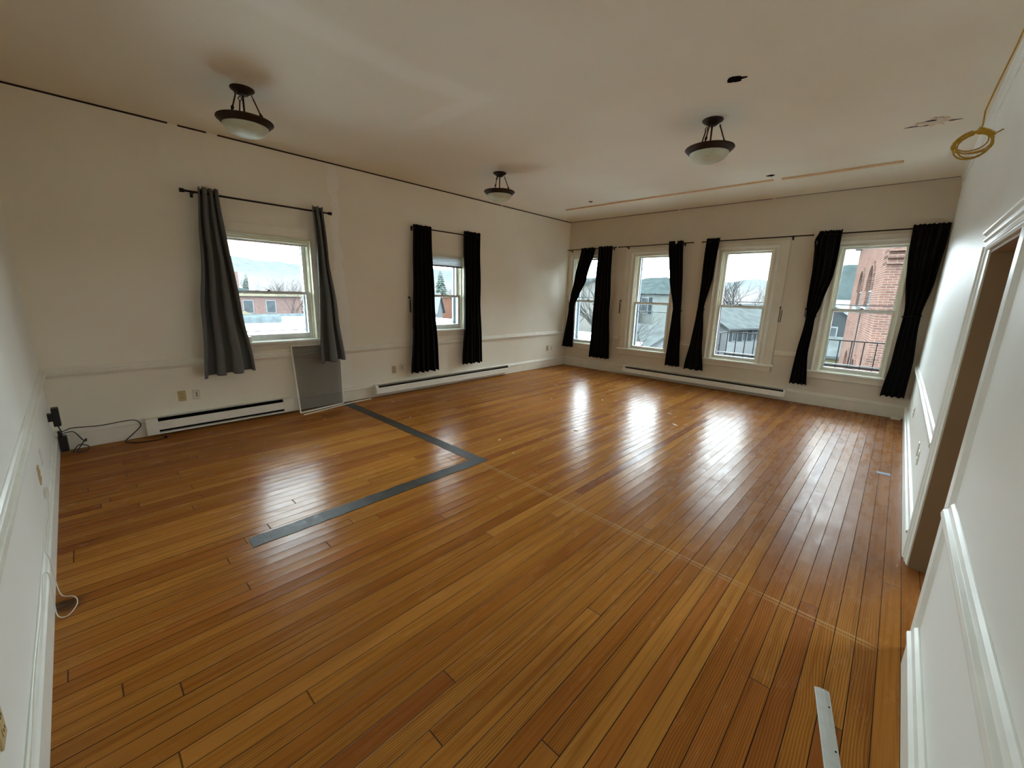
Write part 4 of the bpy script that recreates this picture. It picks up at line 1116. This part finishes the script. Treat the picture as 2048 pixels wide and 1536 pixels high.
def win(mb, gl, a0, a1, z0, z1, face): pass
def house(name, cx, cy, rot, wx, wy, eave, ridge, mw, mr, label, cat='house', base=GZ, wins=(), ridge_axis='x', hip=False, shutters=True, group=None, wmat='glassd'):
    """local box wx by wy; gable roof; wins: (face, pos, z, w, h) with face in '-y','-x','+x'"""
    root = empty(name, (cx, cy, base), math.radians(rot))
    hx, hy, e, r_ = wx/2, wy/2, eave-base, ridge-base
    wl_ = MB().box(-hx, hx, -hy, hy, 0, e)
    ov = 0.35
    if not hip:
        if ridge_axis == 'x': wl_.prism([(-hy, e), (hy, e), (0, r_-0.12)], 'x', -hx, hx)
        else: wl_.prism([(-hx, e), (hx, e), (0, r_-0.12)], 'y', -hy, hy)
    wl_.build('wall', mw, root)
    rf = MB()
    if hip:
        k = 0.35
        b = [(-hx-ov,-hy-ov,e),(hx+ov,-hy-ov,e),(hx+ov,hy+ov,e),(-hx-ov,hy+ov,e)]
        if ridge_axis == 'x': t1, t2 = (-hx*k, 0, r_), (hx*k, 0, r_)
        else: t1, t2 = (0, -hy*k, r_), (0, hy*k, r_)
        rf.v = b+[t1, t2]
        rf.f = [(0,1,5,4),(1,2,5),(2,3,4,5),(3,0,4),(3,2,1,0)] if ridge_axis == 'x' else [(0,1,4),(1,2,5,4),(2,3,5),(3,0,4,5),(3,2,1,0)]
        rf.s = [False]*5
    else:
        th = 0.18
        if ridge_axis == 'x':
            sl = (r_-e)/hy
            rf.prism([(-hy-ov, e-ov*sl), (0, r_), (hy+ov, e-ov*sl), (hy+ov, e-ov*sl-th), (0, r_-th), (-hy-ov, e-ov*sl-th)], 'x', -hx-ov, hx+ov)
        else:
            sl = (r_-e)/hx
            rf.prism([(-hx-ov, e-ov*sl), (0, r_), (hx+ov, e-ov*sl), (hx+ov, e-ov*sl-th), (0, r_-th), (-hx-ov, e-ov*sl-th)], 'y', -hy-ov, hy+ov)
    rf.build('roof', mr, root)
    for (face, p_, z, w_, h_) in wins:
        z -= base
        if face == '-y': bx = lambda a, b, c, d, t0, t1: (a, b, -hy-t1, -hy-t0, c, d)
        elif face == '+x': bx = lambda a, b, c, d, t0, t1: (hx+t0, hx+t1, a, b, c, d)
        else: bx = lambda a, b, c, d, t0, t1: (-hx-t1, -hx-t0, a, b, c, d)
        wo_ = MB().box(*bx(p_-w_/2-0.1, p_+w_/2+0.1, z-h_/2-0.1, z+h_/2+0.1, 0, 0.05)).build('window', E_['white'], root)
        MB().box(*bx(p_-w_/2, p_+w_/2, z-h_/2, z+h_/2, 0.05, 0.07)).build('pane', E_[wmat], wo_)
        if shutters:
            for s in (-1, 1):
                c_ = p_+s*(w_/2+0.32)
                MB().box(*bx(c_-0.2, c_+0.2, z-h_/2-0.05, z+h_/2+0.05, 0, 0.06)).build('shutter', E_['shutter'], wo_)
    return tag(root, label, cat, group)

# ---- seen through the nearest left-wall window
bx0 = MB().box(-46, -7.5, -14, 24, GZ, -1.55).build('flat_roof_building', E_['snow'])
MB().box(-46, -45.6, -14, 24, -1.55, -1.25).build('roof_curb', E_['seam'], bx0)
MB().box(-38, -36.5, 1.5, 5.5, -1.55, -0.95).build('roof_hatch', E_['seam'], bx0)
tag(bx0, 'low building with a wide pale flat roof right below the left-wall windows', 'building')
bw_ = [('+x', y_, z_, 1.0, 1.5) for y_, z_ in ((-3.2,-3.6),(-0.6,-3.6),(-3.2,-0.8),(-0.6,-0.8),(2.6,-0.8),(5.2,-0.8),(6.6,-3.8))]
bh = house('brick_building', -60, 5.0, 0, 10, 18, 0.5, 1.5, E_['brickf'], E_['roofd'], 'red brick building with cream trim and a pedimented door beyond the flat roof', 'building', wins=bw_, ridge_axis='y', hip=True, shutters=False)
MB().box(5.0, 5.25, -2.0, -1.3, 0, 6.9).build('cream_pilaster', E_['cream'], bh)
MB().box(5.0, 5.2, -9.1, 9.1, 6.5, 6.9).build('cornice', E_['cream'], bh)
dd_ = MB().box(5.0, 5.3, 1.0, 1.35, 0, 4.0).box(5.0, 5.3, 2.75, 3.1, 0, 4.0).prism([(0.7, 4.0), (3.4, 4.0), (2.05, 4.7)], 'x', 5.0, 5.35).build('door_surround', E_['cream'], bh)
MB().box(5.0, 5.1, 1.35, 2.75, 0, 4.0).build('door', E_['glassd'], dd_)
MB().box(-1, 0.2, 2.0, 3.0, 6.9, 9.6).build('chimney', E_['brickf'], bh)
MB().box(-2.0, 3.0, -6, -2.2, 6.9, 8.6).build('roof_house', E_['white'], bh)
pw = MB().box(-56, -55.6, 11.0, 26, GZ, -1.9).box(-56.1, -55.5, 10.9, 26, -1.9, -1.7).build('retaining_wall', E_['seam'])
tag(pw, 'long low grey wall beyond the flat roof, right of the brick building', 'wall')

# ---- seen through the farther left-wall window
x_, y_ = at(-55.9, 62)
gh = house('gabled_house', x_, y_, -50, 4.6, 6, -0.9, 1.5, E_['white_dim'], E_['white_dim'], 'white gabled house seen in the farther left-wall window', ridge_axis='y', wins=[('-y',0.8,-2.2,0.7,1.2),('-y',-0.9,-2.2,0.7,1.2),('-y',0.8,-4.5,0.7,1.2),('-y',0.0,0.0,0.5,0.6)], shutters=False)
x_, y_ = at(-50.4, 80)
house('brick_block', x_, y_, -50, 12, 9, 0.9, 1.2, E_['bricko'], E_['bricko'], 'orange-red brick block behind the white gabled house', 'building', hip=True, wins=[('-y',-4,-1.2,0.9,1.4),('-y',-1.5,-1.2,0.9,1.4),('-y',1,-1.2,0.9,1.4)], shutters=False)
x_, y_ = at(-49.2, 50)
house('shed', x_, y_, -50, 6, 5, -3.6, -2.4, E_['grey'], E_['roof'], 'low grey outbuilding below the orange-red brick block', 'building', wins=[('-y',0.5,-4.6,0.9,0.8)], shutters=False)

# ---- seen through the corner window of the back wall
x_, y_ = at(-36.0, 45)
house('beige_house', x_, y_, -30, 12.8, 9, 1.35, 3.3, E_['beige'], E_['roof'], 'beige house with shuttered windows and grey roof in the corner window', wins=[('-y',p_,z_,0.9,1.45) for p_ in (0.2,3.2,5.3) for z_ in (0.0,-2.4,-4.7)], ridge_axis='x')
# ---- second window: grey-green hipped house behind trees
x_, y_ = at(-24.4, 47)
house('sage_house', x_, y_, -22, 8.2, 8, 2.0, 3.75, E_['sage'], E_['roofd'], 'pale house with a green-grey hipped roof behind bare trees', hip=True, wins=[('-y',p_,z_,0.8,1.4) for p_ in (-3.0,-1.0,1.0,3.0) for z_ in (0.9,-1.8)])
x_, y_ = at(-24.6, 34)
house('low_white_house', x_, y_, -22, 5.2, 5, -1.6, -0.4, E_['white'], E_['roof'], 'low white house half hidden by the bare tree', wins=[('-y',p_,-2.9,0.8,1.2) for p_ in (-1.3,1.3)])
# ---- third window: white houses with dark shutters
x_, y_ = at(-15.4, 50)
house('white_house', x_-1.64, y_+6.45, -20, 7.5, 11, -1.2, 0.75, E_['white'], E_['roof'], 'white house with a grey gabled roof, nearest in the third back-wall window', ridge_axis='y', wins=[('-y',p_,z_,0.95,1.35) for p_ in (-2.2,1.6) for z_ in (-2.3,-4.7)]+[('+x',p_,-2.1,0.7,1.2) for p_ in (-4.3,-2.6,-0.9,0.8,2.5)])
x_, y_ = at(-12.7, 66)
house('white_house', x_-1.64, y_+6.9, -20, 7.5, 12, -0.9, 1.15, E_['white'], E_['roof'], 'second white house with a grey roof, farther right and behind the first', ridge_axis='y', wins=[('-y',p_,-1.9,0.9,1.35) for p_ in (-1.8,1.8)]+[('+x',p_,-1.9,0.7,1.3) for p_ in (-4.6,-2.8,-1.0)])
# ---- fourth window: houses left of the brick wing
x_, y_ = at(-5.6, 66)
house('teal_roofed_house', x_, y_, -20, 9, 9, 1.7, 6.2, E_['brickf'], E_['roofd'], 'house with a big blue-green roof left of the brick wing', ridge_axis='x', wins=[], shutters=False)
x_, y_ = at(-4.4, 50)
house('dark_gabled_house', x_, y_, -16, 6, 7, -0.2, 1.9, E_['grey'], E_['white'], 'dark grey gabled house with white eaves left of the brick wing', ridge_axis='y', wins=[('-y',p_,-1.0,0.8,0.9) for p_ in (-2.1,-1.0,0.5)], shutters=False)
x_, y_ = at(-5.0, 40)
house('yellow_garage', x_, y_, -10, 4.2, 4, -2.0, -0.9, E_['yellow'], E_['roof'], 'small yellow garage with a pale grey roof left of the brick wing', 'garage', wins=[('-y',0,-3.4,0.9,1.0)], shutters=False)

# ---- brick wing with arched windows
wing = empty('brick_wing', (5.139, 8.678, GZ), math.atan2(0.990999, -0.133873))
# local +x = along the receding side (length 10.65), local -y = toward right; front face along -y
LW, TOPZ, WD = 10.65, 4.35-GZ, 9.0
def arch_pts(cx, w_, z0, zs, n=10):
    """opening outline in (x,z): springing at zs, semicircular head"""
    r_ = w_/2
    return [(cx-r_, z0), (cx+r_, z0)] + [(cx+r_*math.cos(PI*k/n), zs+r_*math.sin(PI*k/n)) for k in range(n+1)]
ARCH = [(3.2, 1.7, 1.5-GZ, 2.08-GZ), (6.7, 1.7, 1.48-GZ, 2.1-GZ), (3.1, 1.5, -3.2-GZ, -1.17-GZ), (6.4, 1.5, -3.2-GZ, -1.15-GZ)]
sw = MB()
Q = lambda x0, x1, z0, z1: sw.quad((x0,0,z0),(x1,0,z0),(x1,0,z1),(x0,0,z1))
Q(0, 2.2, 0, TOPZ); Q(4.2, 5.6, 0, TOPZ); Q(7.7, LW, 0, TOPZ)
for x0, x1, hi_, lo_ in ((2.2, 4.2, ARCH[0], ARCH[2]), (5.6, 7.7, ARCH[1], ARCH[3])):
    zc = -0.1-GZ
    for (cx, w_, z0, zs), za, zb in ((lo_, 0, zc), (hi_, zc, TOPZ)):
        r_ = w_/2; zt = zs+r_
        Q(x0, cx-r_, za, zb); Q(cx+r_, x1, za, zb); Q(cx-r_, cx+r_, za, z0); Q(cx-r_, cx+r_, zt, zb)
        for s_ in (-1, 1):
            for k in range(8):
                a1_, a2_ = PI/2*k/8, PI/2*(k+1)/8
                p1_, p2_ = (cx+s_*r_*math.cos(a1_), zs+r_*math.sin(a1_)), (cx+s_*r_*math.cos(a2_), zs+r_*math.sin(a2_))
                sw.quad((p1_[0],0,p1_[1]), (p2_[0],0,p2_[1]), (p2_[0],0,zt), (p1_[0],0,zt))
        P_ = arch_pts(cx, w_, z0, zs)
        for a_, b_ in zip(P_, P_[1:]+P_[:1]):
            if abs(a_[0]-b_[0])+abs(a_[1]-b_[1]) > 1e-4: sw.quad((a_[0],0,a_[1]), (b_[0],0,b_[1]), (b_[0],-0.16,b_[1]), (a_[0],-0.16,a_[1]))
sw.quad((0,0,0),(0,-WD,0),(0,-WD,TOPZ),(0,0,TOPZ)); sw.quad((LW,0,0),(LW,-WD,0),(LW,-WD,TOPZ),(LW,0,TOPZ)); sw.quad((0,0,TOPZ),(LW,0,TOPZ),(LW,-WD,TOPZ),(0,-WD,TOPZ)); sw.quad((0,-WD,0),(LW,-WD,0),(LW,-WD,TOPZ),(0,-WD,TOPZ))
sw.build('brick_wall', E_['brick'], wing, fixn=False)
for (cx, w_, z0, zs) in ARCH:
    fr_ = MB().prism([(x, z) for x, z in arch_pts(cx, w_-0.02, z0, zs)], 'y', -0.15, -0.10).build('arched_window', E_['white'], wing)
    inner = arch_pts(cx, w_-0.26, z0+0.12, zs)
    MB().prism(inner, 'y', -0.10, -0.085).build('pane', E_['glassd'], fr_)
    MB().box(cx-0.03, cx+0.03, -0.09, -0.06, z0+0.1, zs+w_/2-0.1).box(cx-w_/2+0.1, cx+w_/2-0.1, -0.09, -0.06, zs-0.05, zs).build('muntin', E_['white'], fr_)
    MB().box(cx-w_/2-0.1, cx+w_/2+0.1, -0.28, 0.08, z0-0.14, z0).build('stone_sill', E_['white'], fr_)
    # brick hood over the arch
    hood = []
    for k in range(13): a_ = PI*k/12; hood.append((cx+(w_/2+0.02)*math.cos(a_), zs+(w_/2+0.02)*math.sin(a_)))
    for k in range(12, -1, -1): a_ = PI*k/12; hood.append((cx+(w_/2+0.16)*math.cos(a_), zs+(w_/2+0.16)*math.sin(a_)))
    MB().prism(hood, 'y', 0.0, 0.05).build('arch_hood', E_['brick'], fr_)
co = MB()
for k in range(5): co.box(-0.10-0.03*k, 0.9, -WD, 0.0, 2.75-GZ+0.09*k*2, 2.75-GZ+0.09*k*2+0.09)
co.build('corbelled_courses', E_['brick'], wing)
MB().box(-0.25, LW+0.3, -WD, 0.35, TOPZ, TOPZ+0.22).box(-0.15, LW+0.2, -WD, 0.2, TOPZ-0.18, TOPZ).build('cornice', E_['white'], wing)
MB().tube([(3.35, 0.10, 0.5), (3.35, 0.10, 1.34-GZ)], 0.02, 6).build('downlead', E_['iron'], wing)
tag(wing, 'red brick wing with tall arched windows outside the right-most window', 'building')

# ---- fire escape railing outside the third and fourth windows
fe = empty('fire_escape', (4.4, 0.9, 0))
def fpart(mb, nm): o_ = mb.build(nm, E_['iron'], fe); o_.location = (-4.4, -0.9, 0); return o_
fx0, fx1, fy = 3.16, 5.95, 1.25
fpart(MB().box(fx0, fx1, 0.35, fy, 0.30, 0.34), 'platform')
fpart(MB().box(fx0, fx1, fy-0.015, fy+0.015, 0.955, 0.975), 'top_rail')
fpart(MB().box(fx0, fx1, fy-0.02, fy+0.02, 0.50, 0.535), 'bottom_rail')
x_ = fx0+0.02
while x_ < fx1: fpart(MB().box(x_-0.008, x_+0.008, fy-0.008, fy+0.008, 0.34, 0.96), 'picket'); x_ += 0.165
for yy in (0.45, 0.85): fpart(MB().box(fx0-0.008, fx0+0.008, yy-0.008, yy+0.008, 0.34, 0.96), 'picket')
fpart(MB().box(fx0-0.012, fx0+0.012, 0.35, fy, 0.955, 0.975), 'top_rail')
tag(fe, 'dark iron fire escape railing outside the two right-most windows', 'fire escape')

# ---- trees
def bare_tree(seed, h, mat, spread=0.5, depth=6, r0=0.18):
    rn = random.Random(seed); mb = MB()
    def br(p, d, L_, r, lv):
        n = 3 if lv > 1 else 2; pts_ = [p]; q = p.copy(); dd = d.copy()
        for k in range(n):
            dd = (dd + Vector((rn.uniform(-.16,.16), rn.uniform(-.16,.16), rn.uniform(-.04,.12)))).normalized()
            q = q + dd*(L_/n); pts_.append(q.copy())
        mb.tube(pts_, [r*(1-0.35*k/n) for k in range(n+1)], 5 if lv > 3 else 3, cap=False)
        if lv == 0: return
        kids = 3 if lv > depth-3 else rn.choice((2, 3))
        for k in range(kids):
            a_ = rn.uniform(0, 2*PI); sp = spread*rn.uniform(0.6, 1.3)
            side = Vector((math.cos(a_), math.sin(a_), 0))
            nd = (dd + side*sp).normalized()
            st_ = pts_[-1] if k < 2 else pts_[-2]
            br(st_, nd, L_*rn.uniform(0.62, 0.82), r*rn.uniform(0.5, 0.62), lv-1)
    br(Vector((0,0,0)), Vector((rn.uniform(-.1,.1), rn.uniform(-.1,.1), 1)).normalized(), h*0.3, r0, depth)
    return mb.build('bare_tree', mat, fixn=False)
protos = [bare_tree(5, 12, E_['bark'], 0.55, 6, 0.22), bare_tree(8, 12, E_['barkp'], 0.5, 6, 0.16), bare_tree(13, 12, E_['barkp'], 0.7, 6, 0.14)]
def put_tree(k, yaw, dist, s, rz, label, z=GZ, group=None, first=[True, True, True]):
    o_ = protos[k]
    if not first[k]: o_ = protos[k].copy(); C.objects.link(o_)
    first[k] = False
    x_, y_ = at(yaw, dist); o_.location = (x_, y_, z); o_.scale = (s, s, s); o_.rotation_euler.z = rz
    return tag(o_, label, 'tree', group)
put_tree(0, -26.0, 27, 1.0, 2.9, 'large bare tree close outside the second back-wall window')
put_tree(2, -24.8, 20, 0.72, 1.9, 'bushy bare tree filling the lower part of the second back-wall window')
put_tree(0, -13.2, 58, 1.25, 2.2, 'tall bare tree rising above the white houses in the third window')
put_tree(0, -15.4, 70, 1.05, 4.0, 'bare tree left of the tall one above the white houses')
put_tree(1, -32.9, 26, 0.75, 1.0, 'slim bare tree beside the beige house in the corner window')
gA = 'bare trees beyond the flat roof'
rn = random.Random(31)
for q, (yw, dd_) in enumerate(((-70.2,62),(-71.2,70),(-69.2,66),(-72.2,84),(-68.4,75),(-73.6,95),(-70.8,92),(-69.6,100),(-75.2,100),(-76.6,110),(-52.6,95),(-51.4,100),(-50.4,105),(-54.4,96))):
    put_tree(1+q % 2, yw, dd_, rn.uniform(0.75, 1.05), rn.uniform(0, 6), 'leafless tree of the grove seen through the nearest left-wall window' if yw < -60 else 'leafless tree behind the white gabled house in the farther left-wall window', group=gA if yw < -60 else 'bare trees behind the gabled house')
gB = 'bare trees on the far slope'
for q, (yw, dd_) in enumerate(((-17.5,120),(-16.2,110),(-14.8,118),(-13.4,104),(-12.2,112),(-18.6,115),(-22,110),(-25,115),(-27,120),(-11,110))):
    put_tree(1+q % 2, yw, dd_, rn.uniform(0.9, 1.25), rn.uniform(0, 6), 'leafless tree on the slope behind the houses', group=gB)
def conifer(yaw, dist, h, label, seed, z=GZ):
    rn = random.Random(seed)
    x_, y_ = at(yaw, dist)
    tr = MB().tube([(0,0,0),(0,0,h*0.9)], [0.18, 0.04], 6).build('evergreen_tree', E_['bark'], loc=(x_, y_, z))
    cr = MB(); n = 30
    for k in range(n):
        f = k/(n-1); zz = h*(0.12+0.86*f); rr = h*0.22*(1-f)**0.8+0.12
        for j in range(9):
            a_ = 2*PI*j/9 + k*0.7 + rn.uniform(-.2,.2); L_ = rr*rn.uniform(0.7, 1.15); w_ = rr*0.33+0.08
            c_, s_ = math.cos(a_), math.sin(a_)
            tip = (L_*c_, L_*s_, zz-0.28*L_); m0 = (0.5*L_*c_-w_*s_, 0.5*L_*s_+w_*c_, zz-0.05*L_); m1 = (0.5*L_*c_+w_*s_, 0.5*L_*s_-w_*c_, zz-0.05*L_); up = (0.45*L_*c_, 0.45*L_*s_, zz+0.22*L_)
            b0_ = len(cr.v); cr.v += [(0,0,zz+0.1), m0, tip, m1, up, (0.5*L_*c_, 0.5*L_*s_, zz-0.2*L_)]
            cr.f += [(b0_, b0_+1, b0_+4), (b0_+1, b0_+2, b0_+4), (b0_+4, b0_+2, b0_+3), (b0_, b0_+4, b0_+3), (b0_+1, b0_+5, b0_+2), (b0_+5, b0_+3, b0_+2), (b0_, b0_+5, b0_+1), (b0_, b0_+3, b0_+5)]
            cr.s += [False]*8
    cr.build('foliage', E_['pine'], tr, fixn=False)
    return tag(tr, label, 'tree')
conifer(-75.6, 100, 10.5, 'dark evergreen tree in the nearest left-wall window, above the brick building', 3)
conifer(-53.0, 88, 12.5, 'evergreen tree above the white gabled house in the farther left-wall window', 4)

# ---- cars
def car(yaw, dist, rz, mat, label, z=GZ, suv=False):
    x_, y_ = at(yaw, dist); h = 1.75 if suv else 1.42
    prof = [(-2.15,0.35),(-2.2,0.75),(-2.05,0.95),(-1.3 if not suv else -2.0,1.0),(-1.0 if not suv else -1.9,h-0.05),(-0.6,h),(0.45,h-0.02),(1.05,1.0),(2.0,0.85),(2.2,0.65),(2.18,0.35)]
    b_ = MB().prism(prof, 'y', -0.85, 0.85).build('car', mat, loc=(x_, y_, z), bevel=0.06); b_.rotation_euler.z = rz
    gl = MB().prism([(-1.2 if not suv else -1.85,1.02),(-0.95 if not suv else -1.75,h-0.12),(0.4,h-0.12),(0.92,1.02)], 'y', -0.87, 0.87).build('side_windows', E_['glassd'], b_)
    for wx in (-1.35, 1.35):
        for wy in (-0.86, 0.72):
            pr_ = [(wx+0.33*math.cos(2*PI*k/14), 0.33+0.33*math.sin(2*PI*k/14)) for k in range(14)]
            MB().prism(pr_, 'y', wy, wy+0.14).build('wheel', E_['tyre'], b_)
    return tag(b_, label, 'car', 'cars parked outside')
car(-71.0, 56, 1.2, E_['carw'], 'white car parked beyond the flat roof beside the low grey wall', z=-3.2)
car(-12.6, 44, 0.25, E_['carw'], 'white car parked below the white houses, right-most', suv=False)
car(-13.5, 50, 0.3, E_['carb'], 'blue car parked behind the white car', suv=True)
car(-15.6, 47, 0.2, E_['cars'], 'silver car parked below the first white house')
car(-5.4, 40.0, 0.9, E_['carw'], 'white car in the lot left of the brick wing', suv=True)
